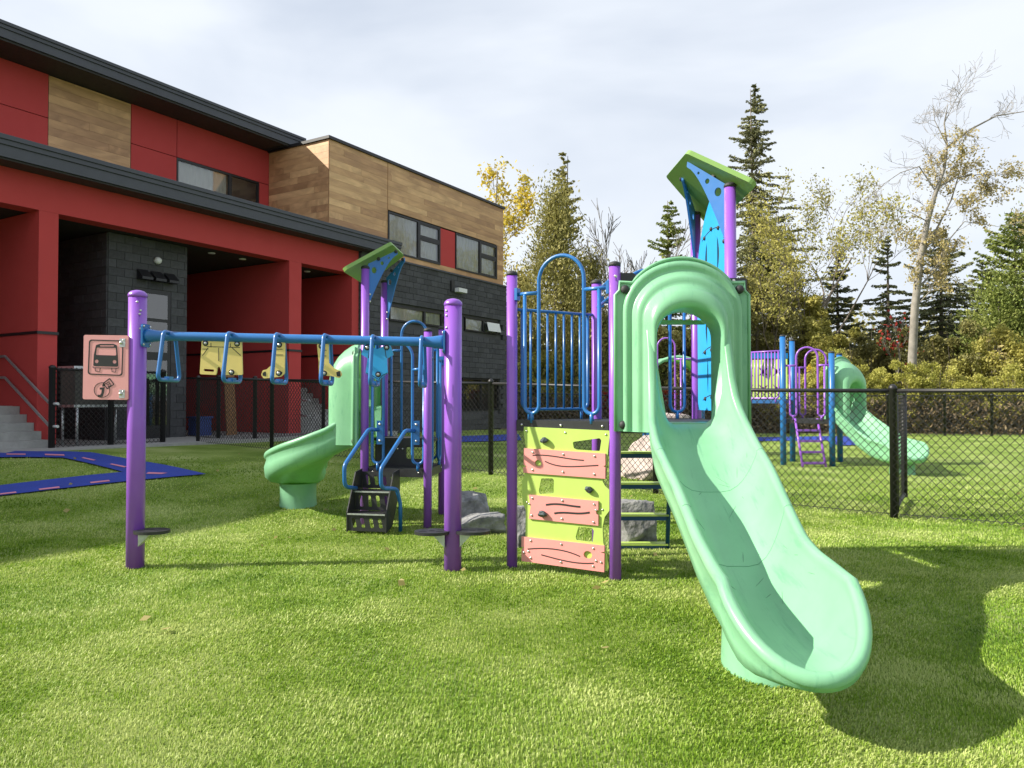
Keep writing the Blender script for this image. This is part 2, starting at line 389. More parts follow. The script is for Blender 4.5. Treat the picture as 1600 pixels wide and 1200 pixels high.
def on_turf(px, py):
    z = 0.2
    for _ in range(60): p = on_ground(px, py, z); z += 0.3 * (gz(p.x, p.y) - z)
    return on_ground(px, py, z)
def path_sheet(name, pix, zz, m, hole=None, lift=0.022):
    """flat rubber sheet laid on the sloping lawn"""
    lp = [on_turf(px, py) for px, py in pix]
    loops = [[(p.x, p.y) for p in lp]]
    if hole: loops.append([(p.x, p.y) for p in (on_turf(px, py) for px, py in hole)])
    P = [[Vector((a, b, 0)) for a, b in q] for q in loops]; tri = tessellate_polygon(P); flat = [p for q in P for p in q]
    import bmesh
    bm = bmesh.new(); vs = [bm.verts.new((p.x, p.y, 0)) for p in flat]
    for t in tri:
        try: bm.faces.new([vs[i] for i in t])
        except ValueError: pass
    for _ in range(4): bmesh.ops.subdivide_edges(bm, edges=[e for e in bm.edges if e.calc_length() > 0.5], cuts=1)
    bmesh.ops.triangulate(bm, faces=bm.faces)
    for v in bm.verts: v.co.z = bump_z(v.co.x, v.co.y) + lift
    bm.normal_update()
    for f in bm.faces:
        if f.normal.z < 0: f.normal_flip()
    me = bpy.data.meshes.new(name); bm.to_mesh(me); bm.free(); me.materials.append(MATS[m])
    o = bpy.data.objects.new(name, me); COL.objects.link(o); return o, loops

tag(sheet('concrete_pad', [-16 + 0.5 * i for i in range(60)], [0], lambda x, y: 0, 'concrete'), kind='structure') if False else None

# grass blades of the artificial turf (stuff)
def in_poly(x, y, P):
    c = np.zeros(len(x), bool); n = len(P)
    for i in range(n):
        (x0, y0), (x1, y1) = P[i], P[(i + 1) % n]
        t = ((y0 > y) != (y1 > y)) & (x < (x1 - x0) * (y - y0) / (y1 - y0 + 1e-12) + x0); c ^= t
    return c
def blades(mask):
    rng = np.random.default_rng(5); n = 600000
    d = 2.2 * (15.0 / 2.2) ** (rng.random(n) ** 1.12)          # log-uniform depth keeps density even on the picture
    half = 0.78 * d + 0.7
    x = (rng.random(n) * 2 - 1) * half; y = d
    keep = (x > -12) & (x < 11) & ~(in_poly(x, y, mask[0]) & ~in_poly(x, y, mask[1])) & (rng.random(n) > np.clip((d - 8.5) / 6.0, 0, 1)); x = x[keep]; y = y[keep]; d = d[keep]; n = len(x)
    # tufts: pull blades toward tuft centres
    g = 0.02; x = x + 0.35 * (np.round(x / g) * g - x); 
    lean_a = np.zeros(n); lean_m = np.zeros(n)
    # smooth direction field from a few sines (brushed pile)
    f1 = np.sin(x * 1.3 + 0.7 * y + 1.0) + np.sin(y * 1.9 - 0.6 * x + 2.2) + 0.6 * np.sin(3.1 * x + 2.3 * y)
    f2 = np.sin(x * 2.7 - 1.1 * y) * np.cos(y * 2.2 + 0.8 * x)
    lean_a = 0.9 * f1 + rng.normal(0, 0.9, n); lean_m = np.clip(0.55 + 0.25 * f2 + rng.normal(0, 0.22, n), 0.05, 1.3)
    h = np.clip(rng.normal(0.0165, 0.004, n), 0.008, 0.028) * np.clip(0.8 + 0.05 * d, 0.8, 1.2)
    w = (0.0010 + 0.00044 * d) * rng.uniform(0.7, 1.3, n)
    t = np.clip((y - 7.5) / 5, 0, 1); sm = t * t * (3 - 2 * t)
    z = 0.031 * np.clip(4.8 - x, 0, 13) * sm
    z = z + np.array([0.018 * noise.noise((a * 0.45, b * 0.45, 3.1)) for a, b in zip(x.tolist(), y.tolist())])
    az = rng.random(n) * 2 * PI; sx = np.cos(az) * w; sy = np.sin(az) * w
    lx = np.cos(lean_a) * lean_m * h; ly = np.sin(lean_a) * lean_m * h
    V = np.empty((n, 5, 3), np.float32); zb = z - 0.004
    V[:, 0] = np.stack([x - sx, y - sy, zb], 1); V[:, 1] = np.stack([x + sx, y + sy, zb], 1)
    mx_, my_, mz = x + lx * 0.35, y + ly * 0.35, z + h * 0.6
    V[:, 2] = np.stack([mx_ + sx * 0.8, my_ + sy * 0.8, mz], 1); V[:, 3] = np.stack([mx_ - sx * 0.8, my_ - sy * 0.8, mz], 1)
    V[:, 4] = np.stack([x + lx, y + ly, z + h * (1 - 0.25 * lean_m)], 1)
    me = bpy.data.meshes.new('turf_blades'); me.vertices.add(n * 5); me.vertices.foreach_set('co', V.ravel())
    b = (np.arange(n) * 5)[:, None]
    idx = np.concatenate([b + [0, 1, 2, 3], b + [3, 2, 4]], 1).astype(np.int32).ravel()
    me.loops.add(n * 7); me.loops.foreach_set('vertex_index', idx)
    me.polygons.add(n * 2); st = (np.arange(n) * 7)[:, None] + [0, 4]
    me.polygons.foreach_set('loop_start', st.astype(np.int32).ravel())
    me.update(calc_edges=True); me.materials.append(MATS['turf_blade'])
    o = bpy.data.objects.new('turf_blades', me); COL.objects.link(o)
    tag(o, 'short green blades of the artificial turf lawn', 'grass', kind='stuff')

o, road_loops = path_sheet('painted_road', [(-60, 704), (60, 707), (142, 709), (322, 743), (-90, 786)], 0.24, 'blue_rubber', [(-40, 717), (98, 717), (192, 740), (-60, 766)])
tag(o, 'royal blue rubber toy road loop laid on the turf beside the building', 'path', kind='structure')
for i, q in enumerate([[(10, 711), (40, 711.5), (40, 713.5), (10, 713)], [(70, 712), (100, 713), (101, 715), (70, 714)], [(130, 717), (150, 721), (146, 722), (127, 718)], [(175, 727), (198, 732), (194, 733.5), (171, 728)], [(232, 741), (262, 742), (252, 744), (228, 743.5)], [(140, 756), (170, 753), (172, 755), (142, 758)], [(60, 766), (92, 762.5), (94, 764.5), (62, 768)], [(0, 773), (25, 770), (26, 772), (0, 775)]]):
    m, _ = path_sheet('road_dash', q, 0.24, 'pink_mark', None, 0.027); link_parent = m; m.parent = o
m, _ = path_sheet('blue_path', [(690, 683), (810, 679), (815, 689), (700, 692)], 0.15, 'blue_rubber'); tag(m, kind='structure')
m, _ = path_sheet('blue_path', [(700, 663), (812, 652), (815, 657), (705, 668)], 0.15, 'blue_rubber'); tag(m, kind='structure')
m, _ = path_sheet('blue_path', [(1165, 684), (1315, 682), (1352, 686), (1345, 696), (1310, 697), (1290, 689), (1165, 690)], 0.05, 'blue_rubber'); tag(m, kind='structure')

blades(road_loops)
# ------------------------------------------------------------------ school building
U = Vector((0.5199, 0.8542, 0)).normalized(); INW = Vector((-U.y, U.x, 0))
P0 = Vector((-9.66, 15.7, 0))
BM = Matrix.Translation(P0) @ Matrix((U, INW, Vector((0, 0, 1)))).transposed().to_4x4()
rnd = random.Random(3)
bld = thing('school_building', P0, 'two-storey red, wood-clad and charcoal block building with dark overhanging roofs', 'building')
def bb(name, lo, hi, m, parent=bld, label=None): return MB().box(lo, hi, BM).build(name, m, parent, label)
bb('pillar', (-0.22, 0, 0), (0.17, 6.0, 5.3), 'red_wall')
bb('pillar', (6.48, 0, 0), (6.93, 5.0, 5.3), 'red_wall')
bb('pillar', (9.0, 0, 0), (9.3, 5.0, 5.3), 'red_wall')
for a, b in ((-0.24, 0.19), (6.46, 6.95), (8.98, 9.29)):
    MB().box((a, -0.025, 2.74), (b, 4.9, 2.80), BM).build('trim_band', 'frame_black', bld)
bb('beam', (-14, 0.004, 5.304), (9.3, 0.45, 6.12), 'red_wall')
bb('porch_ceiling', (-14, 0.45, 5.32), (9.3, 6.2, 5.45), 'ceiling_black')
bb('back_wall', (-14, 5.9, 0), (9.3, 6.2, 5.32), 'red_wall')
bb('side_wall', (-14, 0.1, 0), (-5.5, 5.9, 5.3), 'red_wall')
for t in (4.6, 5.6, 2.4, 8.0):
    MB().lathe([(0.09, 0), (0.1, 0.02), (0.05, 0.03)], (0, 0, 0), 12, Matrix.Translation(BM @ Vector((t, 0.9, 5.28)))).build('downlight', 'white_paint', bld)
# fascias
def fascia(name, t0, t1, y0, z0, z1, yb, zslope, parent):
    h = z1 - z0
    prof = [(yb, z1 + zslope), (y0 + 0.02, z1), (y0, z1 - 0.01), (y0, z1 - 0.22 * h), (y0 + 0.03, z1 - 0.25 * h), (y0 + 0.03, z1 - 0.45 * h), (y0 + 0.06, z1 - 0.48 * h),
            (y0 + 0.06, z0), (y0 + 0.10, z0), (yb, z0 + 0.0)]
    vs = [(t0, y, z) for y, z in prof] + [(t1, y, z) for y, z in prof]; n = len(prof)
    fs = [(i, (i + 1) % n, n + (i + 1) % n, n + i) for i in range(n)] + [tuple(range(n))[::-1], tuple(range(n, 2 * n))]
    return MB().add(vs, fs, False, BM).build(name, 'charcoal', parent)
cn = fascia('porch_roof', -14, 10.7, -0.6, 6.07, 6.5, 2.60, 0.12, bld)
rf = fascia('main_roof', -14, 8.55, 1.55, 9.32, 9.68, 12.0, 0.25, bld)
bb('soffit', (-14, 1.66, 9.27), (8.45, 2.7, 9.315), 'soffit', rf)
for i in range(30): bb('soffit_rib', (7.75 + 0.026 * i, 1.7, 9.26), (7.755 + 0.026 * i, 2.6, 9.268), 'charcoal', rf)
bb('porch_soffit', (-14, -0.49, 6.03), (10.6, -0.002, 6.065), 'soffit', cn)
bb('core_wall', (-14, 2.95, 5.5), (8.0, 9.0, 9.3), 'interior')
for lo, hi in (((-14, 6.2), (-3.0, 9.26)), ((-2.98, 6.2), (1.26, 8.19)), ((-2.98, 8.21), (1.26, 9.26)), ((3.38, 6.2), (4.72, 8.19)), ((3.38, 8.21), (4.72, 9.26)),
               ((4.74, 8.21), (7.985, 9.26)), ((7.62, 6.2), (7.985, 8.19)), ((4.74, 6.2), (7.61, 7.2))):
    bb('wall_panel', (lo[0], 2.62, lo[1]), (hi[0], 2.70, hi[1]), 'red_wall')
# planks
plank_me = MB().box((0, 0, 0), (1, 0.022, 0.196)).mesh('plank'); plank_me.materials.append(MATS['wood'])
def planks(t0, t1, z0, z1, y, parent, M=BM, lens=(0.9, 2.6), hole=()):
    z = z0; 
    while z < z1 - 0.03:
        hz = min(0.2, z1 - z); t = t0; cuts = [t0]
        t += rnd.uniform(0.3, lens[1])
        while t < t1 - 0.35: cuts.append(t); t += rnd.uniform(*lens)
        cuts.append(t1)
        for a, b in zip(cuts, cuts[1:]):
            segs = [(a, b)]
            for (ha, hb, hz0, hz1) in hole:
                if z + hz * 0.5 > hz0 and z + hz * 0.5 < hz1:
                    ns = []
                    for p, q in segs:
                        if q <= ha or p >= hb: ns.append((p, q)); continue
                        if p < ha: ns.append((p, ha))
                        if q > hb: ns.append((hb, q))
                    segs = ns
            for p, q in segs:
                if q - p < 0.02: continue
                S = Matrix.Diagonal((q - p - 0.004, 1, (hz - 0.004) / 0.196, 1))
                place('plank', plank_me, parent, M @ Matrix.Translation((p, y + rnd.uniform(0, 0.003), z)) @ S)
        z += 0.2
wp = bb('plank_backing', (1.27, 2.645, 6.2), (3.37, 2.72, 9.26), 'interior'); planks(1.275, 3.365, 6.6, 9.25, 2.62, wp)
# wing
wing = bb('wing_wall', (8.02, 0.26, 6.06), (17.88, 9.0, 9.22), 'interior')
hs = [(10.68, 13.55, 6.25, 7.61), (13.55, 14.5, 6.25, 7.61), (14.5, 17.38, 6.25, 7.61)]
planks(7.995, 17.9, 6.06, 9.22, 0.0, wing, BM, (1.4, 3.8), hs)
RM = BM @ Matrix.Translation((7.99, 0, 0)) @ Matrix.Rotation(R(90), 4, 'Z') @ Matrix.Scale(-1, 4, (1, 0, 0)) if False else None
U2 = (BM.to_3x3() @ Vector((0, -1, 0))); I2 = (BM.to_3x3() @ Vector((1, 0, 0)))
RM = Matrix.Translation(BM @ Vector((7.99, 2.62, 0))) @ Matrix((U2, I2, Vector((0, 0, 1)))).transposed().to_4x4()
planks(0.0, 2.615, 6.06, 9.22, 0.0, wing, RM, (0.9, 2.2))
bb('corner_trim', (7.975, -0.012, 6.06), (8.0, 0.0, 9.22), 'board_wood', wing)
bb('seam_trim', (10.66, -0.006, 7.62), (10.68, 0.0, 9.22), 'board_wood', wing)
bb('parapet_cap', (7.93, -0.06, 9.222), (17.96, 9.0, 9.31), 'frame_black', wing)
bb('red_infill', (13.57, 0.0, 6.255), (14.48, 0.03, 7.605), 'red_wall', wing)
def window(t0, t1, z0, z1, y, mull, trans=None, curtain=True, parent=bld, tilt=False):
    fw = 0.055; f = MB()
    f.box((t0, y - 0.03, z0), (t1, y + 0.05, z0 + fw), BM); f.box((t0, y - 0.03, z1 - fw), (t1, y + 0.05, z1), BM)
    for a in (t0, t1 - fw): f.box((a, y - 0.028, z0 + fw), (a + fw, y + 0.05, z1 - fw), BM)
    for a in mull: f.box((a - 0.05, y - 0.026, z0 + fw), (a + 0.05, y + 0.05, z1 - fw), BM)
    w = f.build('window', 'frame_black', parent)
    if trans:
        a, b, z = trans; MB().box((a, y - 0.024, z - 0.04), (b, y + 0.05, z + 0.04), BM).build('transom_bar', 'frame_black', w)
        s = MB()
        for (zz0, zz1) in ((z0 + fw, z - 0.04), (z + 0.04, z1 - fw)):
            for q in ((a, a + 0.045), (b - 0.045, b)): s.box((q[0], y - 0.02, zz0), (q[1], y + 0.04, zz1), BM)
            s.box((a + .045, y - 0.02, zz0), (b - .045, y + 0.04, zz0 + 0.045), BM); s.box((a + .045, y - 0.02, zz1 - 0.045), (b - .045, y + 0.04, zz1), BM)
        s.build('sash', 'frame_black', w)
    cuts = [t0 + fw] + list(mull) + [t1 - fw]
    for a, b in zip(cuts, cuts[1:]):
        MB().add([(a, y + 0.01, z0 + fw), (b, y + 0.01, z0 + fw), (b, y + 0.01, z1 - fw), (a, y + 0.01, z1 - fw)], [(0, 1, 2, 3)], False, BM).build('pane', 'glass', w)
    if curtain:
        n = int((t1 - t0) / 0.03); vs = []; 
        for i in range(n + 1):
            t = t0 + 0.02 + (t1 - t0 - 0.04) * i / n; yy = y + 0.075 + 0.022 * math.sin(i * 0.9 + 1.5 * math.sin(i * 0.17))
            vs += [(t, yy, z0 + 0.02), (t, yy, z1 - 0.02)]
        MB().add(vs, [(2 * i, 2 * i + 2, 2 * i + 3, 2 * i + 1) for i in range(n)], True, BM).build('curtain', 'curtain', w)
    return w
window(10.68, 13.55, 6.25, 7.61, 0.0 - 0.0, [12.3], (12.35, 13.5, 7.05), True, wing)
window(14.5, 17.38, 6.25, 7.61, 0.0, [16.15], (16.2, 17.32, 7.05), True, wing)
w = window(4.74, 7.61, 7.22, 8.2, 2.66, [6.55], None, False)
n = 60; vs = []
for i in range(n + 1):
    t = 4.8 + 1.7 * i / n; yy = 2.78 + 0.02 * math.sin(i * 0.8 + math.sin(i * 0.3)); vs += [(t, yy, 7.25), (t, yy, 8.16)]
MB().add(vs, [(2 * i, 2 * i + 2, 2 * i + 3, 2 * i + 1) for i in range(n)], True, BM).build('curtain', 'curtain', w)
# block base of the wing
wb = bb('block_wall', (9.31, 0.16, 0), (17.95, 9.0, 6.0), 'mortar')
ops = [(10.7, 13.65, 3.98, 4.52), (15.05, 17.45, 3.98, 4.52), (14.9, 17.5, 0.95, 2.2)]
bl = MB(); z = 0.2; row = 0
while z < 5.95:
    t = 9.31 - (0.2 if row % 2 else 0)
    while t < 18.0:
        a, b = max(t, 9.31), min(t + 0.4, 18.0)
        if b - a > 0.05 and not any(b > o[0] + 0.01 and a < o[1] - 0.01 and z + 0.19 > o[2] + 0.01 and z < o[3] - 0.01 for o in ops):
            dy = rnd.uniform(0, 0.012); bl.box((a + 0.005, -0.1 + dy, z + 0.005), (b - 0.005, 0.02, z + 0.193), BM)
        t += 0.4
    z += 0.2; row += 1
def block_stuff_mat():
    m = MATS['block'].copy(); m.name = 'block_course'; MATS['block_course'] = m
    nt = m.node_tree; oi = [n for n in nt.nodes if n.bl_idname == 'ShaderNodeObjectInfo'][0]; g = nt.nodes.new('ShaderNodeNewGeometry')
    for l in list(oi.outputs['Random'].links): nt.links.new(g.outputs['Random Per Island'], l.to_socket)
block_stuff_mat()
for o_ in ((9.31, 10.7, 0.2, 5.97), (10.7, 13.65, 0.2, 3.98), (10.7, 13.65, 4.52, 5.97), (13.65, 14.9, 0.2, 5.97), (14.9, 15.05, 2.2, 5.97), (15.05, 17.45, 2.2, 3.98), (14.9, 17.5, 0.2, 0.95), (15.05, 17.45, 4.52, 5.97), (17.45, 17.5, 2.2, 5.97), (17.5, 17.95, 0.2, 5.97)):
    MB().box((o_[0], 0.012, o_[2]), (o_[1], 0.14, o_[3]), BM).build('mortar_bed', 'mortar', wb)
tag(bl.build('block_courses', 'block_course', wb), kind='stuff')
MB().box((9.3, -0.14, 5.985), (18.03, 0.1, 6.045), BM).build('sill_band', 'charcoal', wb)
window(10.72, 13.63, 3.99, 4.51, -0.03, [12.6], None, True, wb); window(15.07, 17.43, 3.99, 4.51, -0.03, [16.35], None, True, wb)
window(14.92, 17.48, 0.97, 2.18, -0.03, [16.2], None, False, wb)
MB().box((16.45, -0.0, 4.06), (17.35, 0.02, 4.42), BM @ Matrix.Translation((0, -0.12, 0.35)) @ Matrix.Translation((16.9, 0, 4.2)) @ Matrix.Rotation(R(-14), 4, 'X') @ Matrix.Translation((-16.9, 0, -4.55))).build('awning_sash', 'white_paint', wb)
lt = MB().box((14.05, -0.16, 5.35), (14.25, -0.1, 5.75), BM).build('wall_light', 'frame_black', bld)
MB().box((14.27, -0.34, 5.35), (14.8, -0.1, 5.5), BM).build('lamp_head', 'white_paint', lt)
# block stair tower in the porch
tw = bb('block_tower', (1.72, 0.82, 0), (3.78, 5.9, 5.31), 'mortar')
blk = MB().box((0, 0, 0), (0.39, 0.03, 0.19)).mesh('block'); blk.materials.append(MATS['block'])
def blocks(t0, t1, z0, z1, M, parent, ops=()):
    z = z0; row = 0
    while z < z1 - 0.05:
        t = t0 - (0.2 if row % 2 else 0)
        while t < t1:
            a, b = max(t, t0), min(t + 0.4, t1)
            segs = [(a, b)]
            for o in ops:
                if z + 0.1 > o[2] and z + 0.1 < o[3]:
                    segs = [s for p, q in segs for s in (((p, min(q, o[0])) if p < o[0] else None), ((max(p, o[1]), q) if q > o[1] else None)) if s]
            for p, q in segs:
                if q - p > 0.04: place('block', blk, parent, M @ Matrix.Translation((p + 0.004, -0.028 + rnd.uniform(0, 0.006), z + 0.004)) @ Matrix.Diagonal(((q - p - 0.01) / 0.39, 1, 1, 1)))
            t += 0.4
        z += 0.2; row += 1
blocks(1.72, 3.80, 0.3, 5.3, BM @ Matrix.Translation((0, 0.82, 0)), tw, [(2.3, 3.35, 0.3, 4.1)])
LM = Matrix.Translation(BM @ Vector((1.72, 3.2, 0))) @ Matrix((U2, I2, Vector((0, 0, 1)))).transposed().to_4x4()
blocks(0, 2.38, 0.3, 5.3, LM, tw)
dr = bb('door', (2.31, 0.80, 0.4), (3.34, 0.818, 4.08), 'frame_black', tw)
for a in (((2.40, 2.55), (3.25, 3.3)), ((2.40, 3.38), (3.25, 3.98)), ((2.40, 0.75), (3.25, 2.35))):
    MB().add([(a[0][0], 0.792, a[0][1]), (a[1][0], 0.792, a[0][1]), (a[1][0], 0.792, a[1][1]), (a[0][0], 0.792, a[1][1])], [(0, 1, 2, 3)], False, BM).build('pane', 'glass', dr)
    MB().add([(a[0][0], 0.796, a[0][1]), (a[1][0], 0.796, a[0][1]), (a[1][0], 0.796, a[1][1]), (a[0][0], 0.796, a[1][1])], [(0, 1, 2, 3)], False, BM).build('door_blind', 'interior', dr)
MB().tube([BM @ Vector((2.47, 0.72, 1.3)), BM @ Vector((2.47, 0.72, 1.8))], 0.02, 8).build('handle', 'galv', dr)
for i in range(3):
    MB().add([(2.42 + .36 * i, 0.79, 4.55), (2.70 + .36 * i, 0.79, 4.55), (2.70 + .36 * i, 0.55, 4.35), (2.42 + .36 * i, 0.55, 4.35), (2.42 + .36 * i, 0.55, 4.29), (2.70 + .36 * i, 0.55, 4.29), (2.70 + .36 * i, 0.79, 4.29), (2.42 + .36 * i, 0.79, 4.29)],
             [(0, 3, 2, 1), (3, 4, 5, 2), (4, 7, 6, 5), (0, 7, 4, 3), (1, 2, 5, 6)], False, BM).build('vent_hood', 'frame_black', tw)
cm = MB().lathe([(0.09, 0), (0.09, 0.05), (0.075, 0.09), (0.04, 0.12)], n=14, M=Matrix.Translation(BM @ Vector((2.95, 0.79, 4.82))) @ (BM.to_3x3() @ Vector((0, -1, 0))).to_track_quat('Z', 'Y').to_matrix().to_4x4()).build('security_camera', 'white_paint', tw)
# stairs
def stairs(t0, t1, y0, n, rise, run, zb):
    st = bb('stair', (t0, y0 + run * n, 0.1), (t1, 5.9, zb + rise * n), 'concrete')
    for i in range(n): MB().box((t0, y0 + run * i, 0.1), (t1, y0 + run * (i + 1) + 0.02, zb + rise * (i + 1) - 0.002 * i), BM).build('step', 'concrete', st)
    return st
s1 = stairs(-5.4, -0.23, -0.5, 5, 0.17, 0.29, 0.4)
for dz in (0.95, 0.5):
    pts = fillet([BM @ Vector(p) for p in ((-0.32, -1.0, 0.4 + dz - 0.05), (-0.32, -0.7, 0.4 + dz - 0.05), (-0.32, 1.1, 0.4 + dz + 0.95), (-0.32, 3.0, 0.4 + dz + 0.95))], 0.12)
    MB().tube(pts, 0.028, 10).build('handrail', 'galv', s1)
s2 = stairs(6.95, 8.9, 0.0, 8, 0.17, 0.26, 0.4)
for dz in (0.95, 0.5):
    MB().tube(fillet([BM @ Vector(p) for p in ((7.02, -0.3, 0.4 + dz), (7.02, 0.0, 0.4 + dz), (7.02, 2.3, 0.4 + dz + 1.5), (7.02, 3.0, 0.4 + dz + 1.5))], 0.1), 0.028, 8).build('handrail', 'galv', s2)
o = MB().box((-1.5, -1.6, 0.2), (9.3, 5.8, 0.425), BM).build('concrete_pad', 'concrete'); tag(o, kind='structure')

# things in the porch
tb = thing('planter_table', BM @ Vector((0.9, -0.3, 0.42)), 'galvanised frame table with a dark woven planter box beside the red pillar', 'planter')
MB().box((0.25, -0.55, 1.28), (1.5, 0.0, 2.02), BM).build('woven_panel', 'wicker', tb)
MB().box((0.2, -0.6, 2.02), (1.55, 0.05, 2.08), BM).build('rim', 'galv', tb)
for t in (0.3, 1.45):
    for y in (-0.55, 0.0): MB().tube([BM @ Vector((t, y, 0.42)), BM @ Vector((t, y, 1.28))], 0.03, 8).build('leg', 'galv', tb)
MB().box((0.22, -0.58, 1.22), (1.53, 0.03, 1.275), BM).build('frame', 'galv', tb)
bxo = MB().plate([fil2([(-0.22, 0), (0.22, 0), (0.22, 0.46), (-0.22, 0.46)], 0.03)], 0, 0.36, BM @ Vector((4.45, 1.3, 0.425)), U, Vector((0, 0, 1))).build('storage_box', 'box_blue')
tag(bxo, 'small blue storage box on the porch floor beside the gate', 'box')
MB().box((4.2, 0.9, 0.885), (4.7, 1.32, 0.93), BM).build('lid', 'box_blue', bxo)
bd = MB().box((-0.16, -0.02, 0), (0.16, 0.02, 2.0), Matrix.Translation(BM @ Vector((5.05, 0.6, 0.425))) @ BM.to_3x3().to_4x4() @ Matrix.Rotation(R(-4), 4, 'Y')).build('leaning_board', 'board_wood')
tag(bd, 'brown wooden board leaning upright behind the porch fence', 'board')
for i in (0, 1): MB().box((-0.17, -0.028, 0.55 + 0.8 * i), (0.17, -0.02, 0.62 + 0.8 * i), Matrix.Translation(BM @ Vector((5.05, 0.6, 0.425))) @ BM.to_3x3().to_4x4() @ Matrix.Rotation(R(-4), 4, 'Y')).build('batten', 'board_wood', bd)

# ------------------------------------------------------------------ chain-link fences
def chain(mb, A, B, h, p, r, z_off=0.03):
    A = Vector(A); B = Vector(B); D = (B - A); Lh = D.length; D /= Lh; n = int(Lh / p); dz = p * 1.1; m = int(h / dz)
    nrm = Vector((-D.y, D.x, 0)) * r * 0.8
    for k in range(n):
        pts = []
        for j in range(m + 1):
            s = k * p + ((j + k) % 2) * p
            q = A + D * s; zz = gz(q.x, q.y) + z_off + j * dz
            pts.append(Vector((q.x, q.y, zz)) + nrm * (1 if j % 2 else -1))
        b = len(mb.v)
        for i, q in enumerate(pts):
            mb.v += [(q.x - D.x * r * 1.2, q.y - D.y * r * 1.2, q.z), (q.x + D.x * r * 1.2, q.y + D.y * r * 1.2, q.z), (q.x + D.y * r * 1.6, q.y - D.x * r * 1.6, q.z)]
        for i in range(len(pts) - 1):
            c = b + 3 * i
            for e in ((0, 1), (1, 2), (2, 0)): mb.f.append((c + e[0], c + e[1], c + 3 + e[1], c + 3 + e[0])); mb.s.append(True)
post_mesh = {}
def fence(name, label, pts, h, p=0.08, r=0.0022, pr=0.042, rail=True, mid=False, group=None, extra_posts=()):
    t = thing(name, (pts[0][0], pts[0][1], gz(*pts[0])), label, 'fence', group)
    for (x, y) in list(pts) + list(extra_posts):
        k = (pr, h)
        if k not in post_mesh:
            me = MB().lathe([(pr, -0.05), (pr, h), (pr * 1.12, h + 0.005), (pr * 1.12, h + 0.035), (pr * 0.7, h + 0.06), (pr * 0.2, h + 0.07)], n=14).mesh('post'); me.materials.append(MATS['fence_black']); post_mesh[k] = me
        place('post', post_mesh[k], t, Matrix.Translation((x, y, gz(x, y))))
    mb = MB()
    for a, b in zip(pts, pts[1:]):
        A = Vector((*a, 0)); B = Vector((*b, 0)); n = max(1, int((B - A).length / 1.2))
        path = [A.lerp(B, i / n) for i in range(n + 1)]
        for zz in ([h - 0.01] if rail else []) + ([h * 0.5] if mid else []):
            MB().tube([(q.x, q.y, gz(q.x, q.y) + zz) for q in path], 0.024, 8).build('rail', 'fence_black', t)
        MB().tube([(q.x, q.y, gz(q.x, q.y) + 0.05) for q in path], 0.004, 5).build('tension_wire', 'fence_black', t)
        off = Vector((-(B - A).y, (B - A).x, 0)).normalized() * -0.045
        chain(mb, A + off, B + off, h, p, r)
    tag(mb.build('chain_mesh', 'fence_black', t), kind='stuff'); return t
def lerp2(a, b, t): return (a[0] + (b[0] - a[0]) * t, a[1] + (b[1] - a[1]) * t)
c0 = (-7.24, 17.4); c1 = (4.475, 8.86); c2 = (7.81, 6.65)
pz = lambda px: lerp2(c0, c1, 0)  # placeholder
def on_line(px):
    k = (px - 800) / F; a, b = c0, c1; dx, dy = b[0] - a[0], b[1] - a[1]; t = (k * a[1] - a[0]) / (dx - k * dy); return (a[0] + dx * t, a[1] + dy * t)
fence('chain_link_fence', 'long black chain-link fence crossing the lawn behind the slide tower', [c0, on_line(425), on_line(590), on_line(767), on_line(1024), c1, c2], 1.5, 0.044, 0.0040, 0.042)
g0 = Vector((-9.15, 15.0, 0)); g1 = on_ground(254, 691, 0.42); g2 = on_ground(277, 681, 0.42); 
fence('porch_fence', 'black chain-link fence and gate posts across the building porch', [(g0.x, g0.y), ((g0.x + g1.x) / 2, (g0.y + g1.y) / 2), (g1.x, g1.y)], 1.6, 0.05, 0.0058, 0.06)
q1 = on_ground(341, 686, 0.40); q2 = on_ground(398, 688, 0.38); q3 = on_ground(505, 685, 0.30)
fence('inner_fence', 'inner black chain-link fence in front of the red recess', [(g2.x, g2.y), (q1.x, q1.y), (q2.x, q2.y), (q3.x, q3.y)], 1.55, 0.055, 0.006, 0.05)
ff = [(-1.0, 32.0), (3.0, 30.7), (7.0, 29.6), (11.0, 29.0), (14.3, 28.7), (16.35, 28.5), (18.0, 28.3), (22.0, 27.8), (27.0, 27.2)]
fence('boundary_fence', 'far black chain-link fence along the edge of the trees', ff, 1.52, 0.08, 0.0075, 0.05, mid=False)
gt = thing('fence_gate', (4.53, 8.95, 0), 'black chain-link gate leaf standing open behind the corner post', 'gate')
ga, gb = Vector((4.56, 8.99, 0)), Vector((5.40, 10.40, 0))
for p in (ga, gb): MB().tube([(p.x, p.y, 0.05), (p.x, p.y, 1.5)], 0.04, 10).build('stile', 'fence_black', gt)
for z in (0.09, 1.47): MB().tube([(ga.x, ga.y, z), (gb.x, gb.y, z)], 0.024, 8).build('gate_rail', 'fence_black', gt)
mb = MB(); chain(mb, ga, gb, 1.4, 0.044, 0.0018, 0.08); tag(mb.build('chain_mesh', 'fence_black', gt), kind='stuff')

